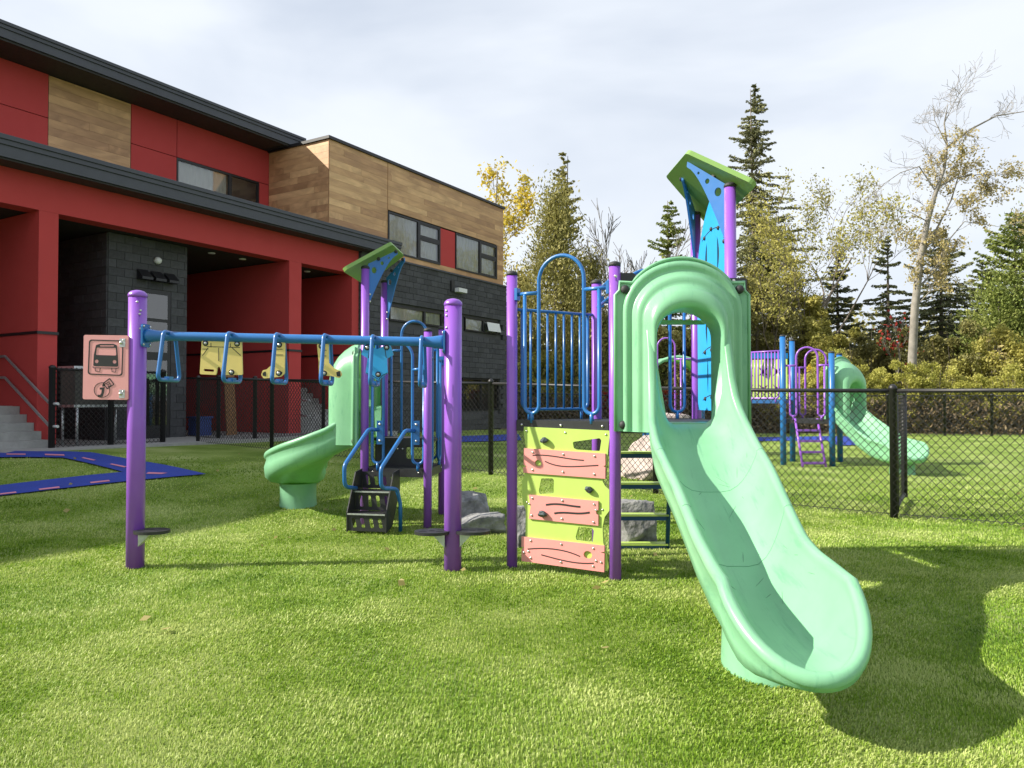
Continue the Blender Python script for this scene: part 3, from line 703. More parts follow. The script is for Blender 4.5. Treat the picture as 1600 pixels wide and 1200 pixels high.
# ------------------------------------------------------------------ play equipment helpers
def post(parent, x, y, h, r=0.045, z0=0.0, m='purple', cap='black', base=None):
    b = gz(x, y) if base is None else base
    o = MB().tube([(x, y, b - 0.06), (x, y, b + h * 0.5), (x, y, z0 + h)], r, 24, flute=0.006).build('post', m, parent)
    if cap == 'black':
        MB().lathe([(r * 1.06, 0), (r * 1.08, 0.018), (r * 0.9, 0.032), (r * 0.4, 0.04)], (x, y, z0 + h), 20).build('cap', 'rubber', o)
    else:
        MB().lathe([(r * 1.05, -0.005), (r * 1.07, 0.012), (r * 0.98, 0.028), (r * 0.72, 0.045), (r * 0.3, 0.054)], (x, y, z0 + h), 22).build('cap', m, o)
    return o
def frame_axes(P, Q):
    P = Vector((P[0], P[1], 0)); Q = Vector((Q[0], Q[1], 0)); d = (Q - P).normalized(); return P, d, (Q - P).length
def lp3(P, d, s, z, o=0.0):
    n = Vector((d.y, -d.x, 0)); return P + d * s + n * o + Vector((0, 0, z))
def arch_guard(parent, P, Q, zd, ztop, zbar, gap=(0.29, 0.72), r=0.014, inset=0.05, m='blue', outw=0.0, feet=True):
    """one bent tube: top bar, hanging loop, tall arch, hanging loop, top bar"""
    P, d, Lw = frame_axes(P, Q); a, b = gap[0] * Lw, gap[1] * Lw; w = (b - a) / 2; lw = 0.13
    def pt(s, z): return lp3(P, d, s, z, outw)
    mb = MB(); zb = zd + 0.06
    mb.tube([pt(inset, zbar), pt(a, zbar)], r, 10); mb.tube([pt(b, zbar), pt(Lw - inset, zbar)], r, 10)
    left = [pt(a - lw, zbar)] + [pt(a - lw / 2 - math.cos(q) * lw / 2, zb + lw / 2 - math.sin(q) * lw / 2) for q in [PI * i / 10 for i in range(11)]]
    archp = [pt((a + b) / 2 - math.cos(q) * w, ztop - w + math.sin(q) * w) for q in [PI * i / 16 for i in range(17)]]
    right = [pt(b + lw / 2 - math.cos(q) * lw / 2, zb + lw / 2 - math.sin(q) * lw / 2) for q in [PI * i / 10 for i in range(11)]] + [pt(b + lw, zbar)]
    mb.tube(left + archp + right, r, 12)
    for s in (a - lw / 2, b + lw / 2): mb.tube([pt(s, zd - 0.02), pt(s, zb + 0.01)], r * 1.1, 8)
    o = mb.build('arch_guard', m, parent)
    for s in (inset, Lw - inset): MB().box((-0.012, -0.03, -0.05), (0.012, 0.03, 0.05), Matrix.Translation(pt(s, zbar)) @ d.to_track_quat('X', 'Z').to_matrix().to_4x4()).build('clamp', m, o)
    return o
def slat_guard(parent, P, Q, zd, ztop, n, r=0.013, inset=0.05, m='blue', rs=0.010):
    P, d, Lw = frame_axes(P, Q)
    def pt(s, z): return lp3(P, d, s, z)
    z0 = zd + 0.09; fr = fillet([pt(inset + 0.05, ztop), pt(inset + 0.05, z0), pt(Lw - inset - 0.05, z0), pt(Lw - inset - 0.05, ztop)], 0.06)
    mb = MB().tube(fr, r, 10).tube([pt(inset, ztop), pt(Lw - inset, ztop)], r, 10)
    o = mb.build('slat_guard', m, parent)
    for i in range(1, n + 1):
        s = inset + 0.05 + (Lw - 2 * inset - 0.1) * i / (n + 1); MB().tube([pt(s, z0), pt(s, ztop)], rs, 8).build('bar', m, o)
    for s in (inset + 0.12, Lw - inset - 0.12): MB().tube([pt(s, zd), pt(s, z0)], r, 8).build('foot', m, o)
    return o

# slide: lofted chute with rolled rim, hood and pedestal
def chute(parent, path, prof, w_of, m='slide_green', lip=(0.47, 0.30), drop=None, seams=(), lpw=1.5, bulge=0.0):
    """path(s)->(x,y,hx,hy) for s in 0..S ; prof(s)->(pan z, rail z); closed with an elliptical lip"""
    S = path.S; st = []
    ns = 34
    def sec(focus, pan, railp, railz, out, tipk):
        """one cross-section from spine to rim and under"""
        pts = []; v = railp - focus; kk = min(1.0, max(0.22, 0.30 / max(0.05, railz - pan)))
        for f in (0, 0.2, 0.4, 0.56, 0.66, 0.74, 0.81, 0.87, 0.92, 0.955):
            g = max(0, (f - 0.18) / 0.775) ** 2.5
            g = min(g, 1); q = focus + v * (f ** kk); pts.append(Vector((q.x, q.y, pan + (railz - 0.012 - pan) * g)))
        for oo, hh in ((-0.012, 0.012), (0.004, 0.024), (0.022, 0.026), (0.038, 0.016), (0.046, -0.004), (0.044, -0.026), (0.030, -0.040), (0.016, -0.05)):
            q = railp + out * oo; pts.append(Vector((q.x, q.y, railz + hh)))
        bot = pan - 0.075 + 0.03 * tipk
        if drop: bot = max(bot, railz - drop)
        for k, fr in ((0.35, 0.012 * (1 - tipk) + bulge * (1 - tipk)), (0.75, -0.03 * tipk + bulge * (1 - tipk)), (0.95, -0.05 - 0.03 * tipk + bulge * 0.5 * (1 - tipk))):
            q = railp + out * (0.012 + fr); pts.append(Vector((q.x, q.y, railz - 0.05 + (bot - railz + 0.05) * k)))
        for f in (0.6, 0.0):
            q = focus + v * f; pts.append(Vector((q.x, q.y, min(bot - 0.006, pan - 0.035))))
        return pts
    secs = []
    for side in (1, -1):
        rows = []
        for i in range(ns + 1):
            s = S * i / ns; x, y, hx, hy = path(s); out = Vector((hy, -hx, 0)) * side; pan, rail = prof(s); w = w_of(s); c = Vector((x, y, 0))
            rows.append(sec(c, pan, c + out * w, rail, out, 0))
        secs.append(rows)
    x, y, hx, hy = path(S); c = Vector((x, y, 0)); hd = Vector((hx, hy, 0)); rt = Vector((hy, -hx, 0)); pan, rail = prof(S); w = w_of(S); lipr = []
    nl = 26
    for i in range(1, nl):
        q = PI * i / nl; sx, sy = math.cos(q), math.sin(q)
        rp = c + rt * (w * sx) + hd * (lip[0] * sy)
        out = (rt * (sx / w) + hd * (sy / lip[0])).normalized(); rz = rail + (lip[1] - rail) * (sy ** lpw)
        lipr.append(sec(c, pan, rp, rz, out, sy))
    rows = secs[0] + lipr + secs[1][::-1]
    n = len(rows[0]); vs = [p for r in rows for p in r]
    fs = [(i * n + k, (i + 1) * n + k, (i + 1) * n + k + 1, i * n + k + 1) for i in range(len(rows) - 1) for k in range(n - 1)]
    co = MB().add(vs, fs, True).build('chute', m, parent)
    for q in seams:
        i = int(q * ns); a = [p + Vector((0, 0, 0.001)) for p in secs[0][i][:14]]; b = [p + Vector((0, 0, 0.001)) for p in secs[1][i][:14]]
        MB().tube(a[::-1] + b[1:], 0.0015, 5).build('seam', 'seam_green', co)
    if seams:
        rg = random.Random(4); sc = MB()
        for _ in range(26):
            i0 = rg.randint(8, ns - 4); k = rg.randint(1, 7); sd = rg.choice((0, 1)); f0 = rg.random(); ln = rg.uniform(0.3, 1.6); kk2 = min(8.9, max(0.1, k + rg.uniform(-1.2, 1.2)))
            def sp_(i, kf):
                i = min(ns - 0.01, i); a, fa_ = int(i), i - int(i); b, fb_ = int(kf), kf - int(kf); Rw = secs[sd]
                return (Rw[a][b].lerp(Rw[a][b + 1], fb_)).lerp(Rw[a + 1][b].lerp(Rw[a + 1][b + 1], fb_), fa_) + Vector((0, 0, 0.0006))
            sc.tube([sp_(i0 + f0 + ln * q / 4, k + (kk2 - k) * q / 4) for q in range(5)], [0.0003, 0.0012, 0.0016, 0.0011, 0.0003], 4)
        sc.build('scuff_marks', 'scuff', co)
    return co
class Path:
    def __init__(s, p, h, segs):
        """p start, h heading angle, segs list of (length, turn)"""
        s.pts = [(p[0], p[1], math.cos(h), math.sin(h))]; s.d = [0]; x, y = p; n = 40
        for Ls, tn in segs:
            for i in range(n):
                h += tn / n / 2; x += math.cos(h) * Ls / n; y += math.sin(h) * Ls / n; h += tn / n / 2
                s.pts.append((x, y, math.cos(h), math.sin(h))); s.d.append(s.d[-1] + Ls / n)
        s.S = s.d[-1]
    def __call__(s, d): return tuple(interp(d, s.d, [p[i] for p in s.pts]) for i in range(4))
def hood(parent, O, rt, out, zd, ztop, hw=0.515, m='slide_green', dep=1.0, bolts=True, dome=False):
    """O centre of the tower face at ground, rt to the right seen from outside, out = outward"""
    O = Vector(O); H = ztop - zd; zk = lambda z: zd + (z - 1.22) * H / 1.27
    k = hw / 0.515
    def outline(w, zt, y, zb):
        pts = []; w *= k; zs = zk(zt) - w * 0.86
        for i in range(9): pts.append((-w, zb + (zs - zb) * i / 9))
        for i in range(25): a = PI - PI * i / 24; pts.append((math.cos(a) * w, zs + math.sin(a) * (zk(zt) - zs)))
        for i in range(9): pts.append((w, zs + (zb - zs) * (i + 1) / 9))
        return [O + rt * a + out * y * dep + Vector((0, 0, b)) for a, b in pts]
    zb = zk(1.15)
    z19 = zk(1.19); z22 = zk(1.22)
    lv = [(.458, 2.462, .03, zb), (.457, 2.46, .055, zb), (.450, 2.45, .072, zb), (.436, 2.434, .080, zb), (.420, 2.414, .078, zb), (.408, 2.397, .070, zb), (.394, 2.376, .072, zb), (.386, 2.362, .085, zb), (.378, 2.348, .118, zb), (.368, 2.332, .140, zb),
          (.352, 2.312, .150, zb), (.335, 2.290, .152, zb), (.322, 2.272, .154, zb), (.314, 2.258, .165, zb), (.306, 2.242, .205, zb), (.296, 2.222, .240, zb), (.284, 2.196, .268, z19), (.268, 2.158, .288, z19), (.254, 2.122, .292, z22), (.242, 2.09, .28, z22), (.235, 2.072, .245, z22), (.232, 2.066, .02, z22), (.24, 2.072, -.04, z22)]
    if dome: lv = [(.455, 2.46, .03, zb), (.455, 2.45, .06, zb), (.425, 2.41, .07, zb), (.42, 2.39, .10, zb), (.415, 2.36, .18, zb), (.405, 2.31, .25, zb), (.385, 2.25, .31, zb), (.35, 2.17, .36, zb), (.30, 2.08, .385, zb), (.265, 2.01, .385, z19), (.245, 1.97, .37, z22), (.235, 1.95, .33, z22), (.23, 1.95, .02, z22)]
    rows = [outline(*l) for l in lv]; n = len(rows[0]); vs = [p for r in rows for p in r]
    fs = [(i * n + j, i * n + j + 1, (i + 1) * n + j + 1, (i + 1) * n + j) for i in range(len(rows) - 1) for j in range(n - 1)]
    mb = MB().add(vs, fs, True)
    # flange
    ra = []; 
    for i in range(25):
        a = R(143.5) - R(107) * i / 24; ra.append((0.475 * math.cos(a) * k, zk(2.485 - 0.475 + 0.475 * math.sin(a))))
    outer = [(-.515 * k, zb), (-.515 * k, zk(2.20)), (-.48 * k, zk(2.235)), (-.48 * k, zk(2.30))] + ra + [(.48 * k, zk(2.30)), (.48 * k, zk(2.235)), (.515 * k, zk(2.20)), (.515 * k, zb)]
    inner = [((p - O).dot(rt), p.z) for p in rows[0]]
    mb.plate([outer + [(a, b) for a, b in inner[::-1]]], -0.005, 0.035 * dep, O, rt, Vector((0, 0, 1)))
    # rolled outer bead
    mb.tube([O + rt * a + out * 0.035 * dep + Vector((0, 0, b)) for a, b in outer], 0.013, 8)
    # underside skirt across the two legs
    for sgn in (-1, 1):
        mb.add([O + rt * (sgn * a * k) + out * y * dep + Vector((0, 0, zb)) for a, y in ((.515, 0), (.515, .035), (.455, .03), (.435, .09), (.385, .15), (.295, .245), (.24, .25), (.24, 0))], [(0, 1, 2, 3, 4, 5, 6, 7)], False)
    h = mb.build('hood', m, parent)
    if bolts:
        for a, z in ((-.44, 2.24), (.44, 2.24), (-.455, 1.20), (.455, 1.20)):
            bolt(h, O + rt * (a * k) + out * (0.045) + Vector((0, 0, zk(z))), out, 0.034, 'rubber', 'bolt_cover')
    return h
def pedestal(parent, x, y, z0, z1, rx=0.19, ry=0.24, m='slide_green'):
    prof = [(1.02, 0), (1.0, 0.05), (0.97, 0.5), (0.98, 0.9), (1.05, 1.0)]; vs = []; n = 28
    for r, h in prof:
        for k in range(n):
            px_, py_ = x + rx * r * math.cos(2 * PI * k / n), y + ry * r * math.sin(2 * PI * k / n); zt = z1(px_, py_) if callable(z1) else z1
            vs.append((px_, py_, z0 + (zt - z0) * h))
    fs = [(i * n + k, i * n + (k + 1) % n, (i + 1) * n + (k + 1) % n, (i + 1) * n + k) for i in range(len(prof) - 1) for k in range(n)]
    return MB().add(vs, fs, True).build('pedestal', m, parent)

def roof_set(parent, Pd, Pe, up, lo, zt, zl, posts_z, mirror=1):
    """Pd, Pe roof posts; plate from upper edge points up=(a,b) to lower edge points lo=(a,b)"""
    A, B, C_, D_ = Vector((*up[0], zt)), Vector((*up[1], zt)), Vector((*lo[1], zl)), Vector((*lo[0], zl))
    ax = ((B - A)).normalized(); nrm = ax.cross(D_ - A).normalized(); bx = nrm.cross(ax)
    q = [((p - A).dot(ax), (p - A).dot(bx)) for p in (A, B, C_, D_)]
    return MB().plate([fil2(q, 0.05, 5)], -0.02, 0.02, A, ax, bx).build('roof_panel', 'roof_green', parent)
def bracket(parent, P, T, ztip, ztop, zbot, m='panel_blue', th=0.009):
    """triangular plate with holes from post P to the tip T under the roof"""
    P = Vector((P[0], P[1], 0)); T = Vector((T[0], T[1], 0)); d = (T - P).normalized(); Lw = (T - P).length; s0 = 0.03
    out = [(s0, zbot), (s0, ztop)] + [(Lw, ztip + 0.0)] + [(Lw + 0.005, ztip - 0.04)] + bez((Lw, ztip - 0.05), (Lw * 0.72, ztip - 0.10), (Lw * 0.35, zbot + 0.25), (s0, zbot), 10)[:-1]
    hz = lambda f: ztop + (ztip - ztop) * f
    holes = [ell(Lw * 0.27, hz(0.27) - 0.115, 0.028, 0.036, 14), ell(Lw * 0.52, hz(0.52) - 0.075, 0.018, 0.022, 12), ell(Lw * 0.73, hz(0.73) - 0.048, 0.010, 0.012, 10)]
    o = MB().plate([out] + holes, -th, th, P, d, Vector((0, 0, 1))).build('roof_bracket', m, parent)
    for f in (0.4, 0.95):
        bolt(o, P + d * (Lw * f) + Vector((0, 0, hz(f) - 0.01)) + d.cross(Vector((0, 0, 1))) * 0.015, d.cross(Vector((0, 0, 1))), 0.02, 'rubber')
    for z in (zbot + 0.06, zbot + 0.14): bolt(o, P + d * 0.05 + Vector((0, 0, z)) + d.cross(Vector((0, 0, 1))) * 0.012, d.cross(Vector((0, 0, 1))), 0.012)
    return o

# ------------------------------------------------------------------ right slide tower
A_, B_, E_, D_, C_ = (0.0, 6.30), (0.80, 5.86), (1.715, 5.90), (1.665, 6.81), (0.76, 6.76)
tw1 = thing('slide_tower', (0.9, 6.3, 0), 'large purple-posted play tower with pale green slide facing the viewer and climbing wall', 'play structure')
ZD = 1.22
for p in (A_, B_, C_): post(tw1, *p, 2.43)
for p in (D_, E_): post(tw1, *p, 3.06)
# deck
deck = MB().plate([[A_, B_, E_, D_, C_]], ZD - 0.03, ZD, (0, 0, 0), (1, 0, 0), (0, 1, 0)).build('deck', 'rubber', tw1)
for a, b in ((A_, B_), (B_, E_), (E_, D_), (D_, C_), (C_, A_)):
    P, d, Lw = frame_axes(a, b); n = Vector((d.y, -d.x, 0))
    e = MB().plate([[(0.05, ZD - 0.085), (Lw - 0.05, ZD - 0.085), (Lw - 0.05, ZD + 0.004), (0.05, ZD + 0.004)]], 0.0, 0.012, P, d, Vector((0, 0, 1))).build('edge_rail', 'black_steel', deck)
    for s in (0.10, Lw / 2, Lw - 0.10): bolt(e, P + d * s + n * 0.012 + Vector((0, 0, ZD - 0.035)), n, 0.011)
arch_guard(tw1, A_, B_, ZD, 2.56, 2.27, (0.275, 0.715), 0.0155)
slat_guard(tw1, A_, C_, ZD, 2.15, 7)
arch_guard(tw1, C_, D_, ZD, 2.56, 2.27, (0.275, 0.735), 0.0155)
MB().tube([(0.80, 5.90, 2.22), (0.765, 6.72, 2.22)], 0.013, 8).tube([(0.80, 5.90, 2.36), (0.765, 6.72, 2.36)], 0.013, 8).build('side_rails', 'blue', tw1)
# climbing wall traced onto the real plane between posts A and B
P, d, Lw = frame_axes(A_, B_); nAB = Vector((d.y, -d.x, 0)); ZV = Vector((0, 0, 1))
OFF = 0.03
def cw(zx, zy, off=OFF):
    px, py = 780 + zx * 0.24169, 630 + zy * 0.24169; q = on_plane(px, py, P + nAB * off, nAB); return ((q - P).dot(d), q.z)
def cwl(l, off=OFF): return [cw(a, b, off) for a, b in l]
outer = cwl([(160, 152), (158, 190), (172, 285), (166, 455), (160, 480), (146, 500), (150, 640), (172, 695), (170, 860), (146, 905), (142, 1010), (400, 1052), (700, 1085), (706, 1060), (700, 990), (672, 900), (668, 800), (682, 735), (712, 695), (712, 560), (684, 535), (668, 505), (690, 470), (704, 300), (714, 215), (712, 178)])
hl = [fil2(cwl([(474, 250), (650, 226), (660, 240), (650, 310), (500, 300), (482, 290)]), 0.012), fil2(cwl([(272, 486), (345, 486), (354, 500), (352, 582), (262, 588), (256, 565)]), 0.012), fil2(cwl([(512, 798), (600, 806), (612, 825), (604, 900), (500, 885), (494, 865)]), 0.012)]
cwall = MB().plate([outer] + hl, 0, 0.016, P + nAB * 0.014, d, ZV).build('climbing_wall', 'lime', tw1)
boards = [([(165, 290), (690, 325), (691, 400), (678, 407), (691, 414), (690, 487), (162, 448), (162, 412), (184, 407), (163, 398)], [ell(*cw(257, 387), 0.030, 0.026)]),
          ([(197, 590), (645, 632), (645, 690), (632, 700), (632, 712), (645, 722), (645, 790), (197, 745), (208, 670)], []),
          ([(150, 860), (685, 920), (685, 958), (660, 962), (685, 970), (683, 1090), (150, 1018), (150, 940), (165, 930), (150, 925)], [ell(*cw(578, 978), 0.036, 0.03)])]
curves = [[[(222, 336), (330, 325), (440, 362), (552, 368)], [(302, 374), (390, 420), (470, 410), (645, 400)]],
          [[(308, 655), (400, 640), (440, 662), (530, 668)], [(362, 710), (440, 695), (500, 722), (590, 704)]],
          [[(190, 940), (340, 925), (450, 950), (528, 988)], [(278, 977), (400, 1010), (500, 1040), (616, 1031)]]]
bolts_ = [[(224, 317), (420, 330), (622, 342), (222, 430), (418, 443), (620, 458)], [(220, 612), (414, 628), (618, 652), (216, 722), (412, 745), (616, 768), (200, 650), (632, 690)], [(210, 886), (407, 909), (614, 936), (210, 998), (405, 1025), (614, 1052), (166, 962), (196, 955), (632, 1016), (664, 1026)]]
for (ol, ho), cv, bs in zip(boards, curves, bolts_):
    b = MB().plate([cwl(ol)] + ho, 0, 0.016, P + nAB * 0.0305, d, ZV).build('board', 'pink', cwall)
    for c in cv:
        q = bez(*[cw(*x) for x in c]); MB().plate([ribbon(q, 0.008 if cv is not curves[1] else 0.014)], 0.0, 0.003, P + nAB * 0.046, d, ZV).build('groove', 'ink', b)
    for x in bs: s, z = cw(*x); bolt(b, P + d * s + ZV * z + nAB * 0.0465, nAB, 0.010)
for x in ((178, 180), (427, 190), (690, 203), (180, 640), (668, 688)): s, z = cw(*x); bolt(cwall, P + d * s + ZV * z + nAB * 0.03, nAB, 0.009)
def blob(name, c, size, m, parent, seed, sub=3, amp=0.25, cuts=6, rot=0.0, boxy=0.0):
    import bmesh
    bm = bmesh.new(); bmesh.ops.create_icosphere(bm, subdivisions=sub, radius=1.0); rg = random.Random(seed)
    planes = [(Vector((rg.gauss(0, 1), rg.gauss(0, 1), rg.gauss(0, 0.8))).normalized(), rg.uniform(0.5, 0.82) + 0.28 * boxy) for _ in range(cuts)]
    for v in bm.verts:
        p = v.co.copy()
        if boxy: q = max(abs(p.x), abs(p.y), abs(p.z)); p = p.lerp(p / q, boxy)
        for n_, k in planes:
            e = p.dot(n_) - k
            if e > 0: p -= n_ * e * 0.97
        p *= 1 + amp * 0.5 * noise.noise(p * 1.7 + Vector((seed, 0, 0))) + amp * 0.22 * noise.noise(p * 5 + Vector((seed, 3, 0))) + amp * 0.1 * noise.noise(p * 12)
        v.co = p
    M = Matrix.Translation(c) @ Matrix.Rotation(rot, 4, 'Z') @ Matrix.Diagonal((*size, 1)); bm.transform(M)
    me = bpy.data.meshes.new(name); bm.to_mesh(me); bm.free()
    for p in me.polygons: p.use_smooth = sub > 3
    me.materials.append(MATS[m]); o = bpy.data.objects.new(name, me); link(o, parent); return o
for i, x in enumerate(((295, 240), (580, 558), (288, 712))):
    s, z = cw(*x); blob('climbing_hold', P + d * s + ZV * z + nAB * (0.05 if i < 2 else 0.068), (0.04, 0.03, 0.026), 'hold_dark', cwall, 11 + i, 3, 0.5, 4, -0.5)
# step ladder at the back
ld = None; lx0, lx1 = 0.93, 1.46
mb = MB()
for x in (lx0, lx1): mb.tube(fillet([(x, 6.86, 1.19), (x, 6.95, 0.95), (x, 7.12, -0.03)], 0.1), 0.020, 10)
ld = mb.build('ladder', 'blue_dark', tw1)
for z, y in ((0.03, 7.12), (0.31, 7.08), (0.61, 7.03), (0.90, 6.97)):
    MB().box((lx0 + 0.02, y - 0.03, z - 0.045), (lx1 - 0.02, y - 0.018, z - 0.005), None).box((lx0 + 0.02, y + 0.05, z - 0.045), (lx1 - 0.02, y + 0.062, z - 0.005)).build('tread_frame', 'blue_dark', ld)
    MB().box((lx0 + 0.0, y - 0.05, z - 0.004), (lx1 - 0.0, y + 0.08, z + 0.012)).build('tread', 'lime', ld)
# play panel between D and E
P, d, Lw = frame_axes(D_, E_)
def dp(s, z): return (s, z)
ol = [(0.08, 1.30), (0.83, 1.30), (0.86, 1.6), (0.86, 2.42)] + bez((0.86, 2.42), (0.86, 2.72), (0.68, 2.96), (0.46, 3.10), 10) + bez((0.46, 3.10), (0.24, 2.96), (0.07, 2.72), (0.07, 2.42), 10)
def slot(cx, z0, z1, w, bow): return bez((cx, z1), (cx + w * 1.2 + bow, z1 - (z1 - z0) * .3), (cx + w + bow, z0 + (z1 - z0) * .3), (cx, z0), 8) + bez((cx, z0), (cx - w + bow, z0 + (z1 - z0) * .3), (cx - w + bow, z1 - (z1 - z0) * .3), (cx, z1), 8)[1:-1]
sl = [slot(0.35, 2.44, 2.74, 0.03, -0.03), slot(0.62, 2.44, 2.74, 0.03, 0.03), slot(0.35, 1.85, 2.15, 0.028, -0.03), slot(0.62, 1.85, 2.15, 0.028, 0.03), slot(0.36, 1.45, 1.75, 0.02, 0), slot(0.61, 1.45, 1.75, 0.02, 0)]
pp = MB().plate([ol] + sl, -0.009, 0.009, P, d, ZV).build('play_panel', 'cyan', tw1)
nDE = Vector((d.y, -d.x, 0))
for q in sl: MB().plate([q], -0.006, 0.004, P, d, ZV).build('inlay', 'ink', pp)
for s, z in ((.30, 2.79), (.48, 2.83), (.66, 2.80), (.80, 2.66), (.76, 2.22), (.2, 2.22), (.3, 1.80), (.48, 1.81), (.68, 1.80), (.3, 1.4), (.48, 1.41), (.68, 1.40), (0.1, 2.3)): bolt(pp, P + d * s + ZV * z + nDE * 0.010, nDE, 0.018, 'rubber')
for z in (2.80, 2.33, 1.815, 1.405):
    MB().plate([ribbon(bez((0.22, z - .02), (.4, z + .04), (.56, z + .04), (.76, z - .02)), 0.007)], 0.009, 0.0105, P, d, ZV).build('groove', 'ink', pp)
roof_set(tw1, D_, E_, [(1.37, 6.62), (1.40, 5.98)], [(1.86, 6.97), (1.83, 5.68)], 3.375, 2.985, 3.06)
bracket(tw1, E_, (1.43, 6.10), 3.33, 3.09, 2.62); bracket(tw1, D_, (1.46, 6.42), 3.31, 3.09, 2.62)
# the slide itself
SX = 1.30
pth = Path((1.31, 5.60), R(-91.9), [(2.20, 0.0)])
ys_ = [5.60, 5.54, 5.48, 5.40, 5.26, 5.02, 4.68, 4.51, 4.21, 3.98, 3.80, 3.63, 3.40]
panz = [1.225, 1.21, 1.18, 1.125, 1.025, 0.87, 0.68, 0.59, 0.445, 0.365, 0.32, 0.29, 0.275]; railz = [1.95, 1.76, 1.54, 1.38, 1.24, 1.10, 0.975, 0.905, 0.765, 0.66, 0.62, 0.60, 0.575]; wid = [.262, .262, .268, .282, .305, .312, .298, .285, .268, .258, .258, .268, .272]
def smooth_tab(xs_, ys__):
    g = np.linspace(xs_[0], xs_[-1], 120); v = np.interp(g, xs_, ys__); k = np.hanning(11); k /= k.sum(); v2 = np.convolve(np.pad(v, 5, mode='edge'), k, 'valid'); return g, v2
dd = [5.60 - y for y in ys_]
tp, tr_, tw_ = smooth_tab(dd, panz), smooth_tab(dd, railz), smooth_tab(dd, wid)
sl1 = thing('slide', (SX, 5.8, 0), None, None); del_keys = None
sl1.parent = tw1; sl1.matrix_parent_inverse = world_mat_of(tw1).inverted()
chute(sl1, pth, lambda s: (float(np.interp(s, *tp)), float(np.interp(s, *tr_))), lambda s: float(np.interp(s, *tw_)), drop=0.25, seams=(0.33, 0.62), lip=(0.405, 0.30), lpw=1.0, bulge=0.012)
hood(sl1, (1.31, 5.83, 0), Vector((1, 0, 0)), Vector((0, -1, 0)), 1.22, 2.49)
pedestal(sl1, 1.30, 3.95, -0.02, lambda x, y: float(np.interp(5.60 - y, *tp)) - 0.035 + 0.5 * max(0, abs(x - 1.27) - 0.10), 0.20, 0.28)
MB().box((1.065, 5.58, 1.17), (1.535, 5.88, 1.222)).build('slide_floor', 'slide_green', sl1)
MB().box((1.10, 5.93, 1.985), (1.52, 5.96, 2.02)).build('cross_bar', 'slide_green', sl1)
for x, z in ((0.86, 2.33), (1.73, 2.29)): MB().plate([fil2([(-.1, -.05), (.1, -.05), (.1, .05), (-.1, .05)], 0.02)], -0.006, 0.006, (x, 5.86, z), Vector((1, 0, 0)), ZV).build('mount_plate', 'black_steel', tw1)
for x, z in ((0.80, 2.345), (1.71, 2.31)): bolt(tw1, Vector((x, 5.80, z)), Vector((0, -1, 0)), 0.013)

# ------------------------------------------------------------------ overhead handle climber
H1 = Vector((-3.12, 6.27, 0)); H2 = Vector((-0.485, 6.20, 0)); RP = 0.072
oh = thing('overhead_climber', H1, 'overhead blue bar with hanging handles and clothes shapes between two thick purple posts', 'play structure')
post(oh, H1.x, H1.y, 2.25, RP, 0, 'purple', 'self'); post(oh, H2.x, H2.y, 2.17, RP, 0, 'purple', 'self')
bz1, bz2 = 1.925, 1.865
b0 = Vector((H1.x + RP, H1.y, bz1)); b1 = Vector((H2.x - RP, H2.y, bz2)); bd_ = (b1 - b0).normalized(); Lb = (b1 - b0).length
beam = MB().tube([b0 + bd_ * s for s in (0.0, 0.03, 0.10, 0.2, Lb * .5, Lb - 0.2, Lb - 0.10, Lb - 0.03, Lb)], [.058, .057, .046, .038, .038, .038, .046, .057, .058], 18).build('beam', 'blue', oh)
for p, sg in ((b0, 1), (b1, -1)):
    fl = MB().plate([fil2([(-.07, -.095), (.07, -.095), (.07, .095), (-.07, .095)], 0.025)], -0.008, 0.008, p + Vector((-sg * 0.003, 0, 0)), Vector((0, 1, 0)), ZV).build('flange', 'blue', beam)
    for a in (-.055, .055):
        for z in (-.075, .075): bolt(fl, p + Vector((sg * 0.006, a, z)), Vector((sg, 0, 0)), 0.011)
for px_, zz in ((0.03, 2.20), (0.045, 2.10), (0.05, 1.98), (0.05, 2.13)): bolt(oh, Vector((H1.x + px_, H1.y - math.sqrt(RP * RP - px_ * px_), zz)), Vector((px_, -math.sqrt(RP * RP - px_ * px_), 0)), 0.010)
for zz in (2.08, 1.98, 2.12): bolt(oh, Vector((H2.x - 0.05, H2.y - 0.052, zz)), Vector((-0.7, -0.7, 0)), 0.010)
hxs = [-2.85, -2.32, -1.925, -1.53, -1.135, -0.735]
def beam_z(x): return bz1 + (bz2 - bz1) * (x - H1.x) / (H2.x - H1.x)
def beam_y(x): return H1.y + (H2.y - H1.y) * (x - H1.x) / (H2.x - H1.x)
for x in hxs:
    z = beam_z(x); y = beam_y(x); zb = z - 0.365
    pts = fillet([(x, y - 0.105, z + 0.03), (x, y - 0.205, zb), (x, y + 0.205, zb), (x, y + 0.105, z + 0.03)], 0.045, 6, True)
    h = MB().tube(pts, 0.0165, 10, closed=True).build('handle', 'blue', oh)
    MB().box((x - 0.02, y - 0.04, zb - 0.004), (x + 0.02, y + 0.04, zb + 0.03)).build('tab', 'blue', h)
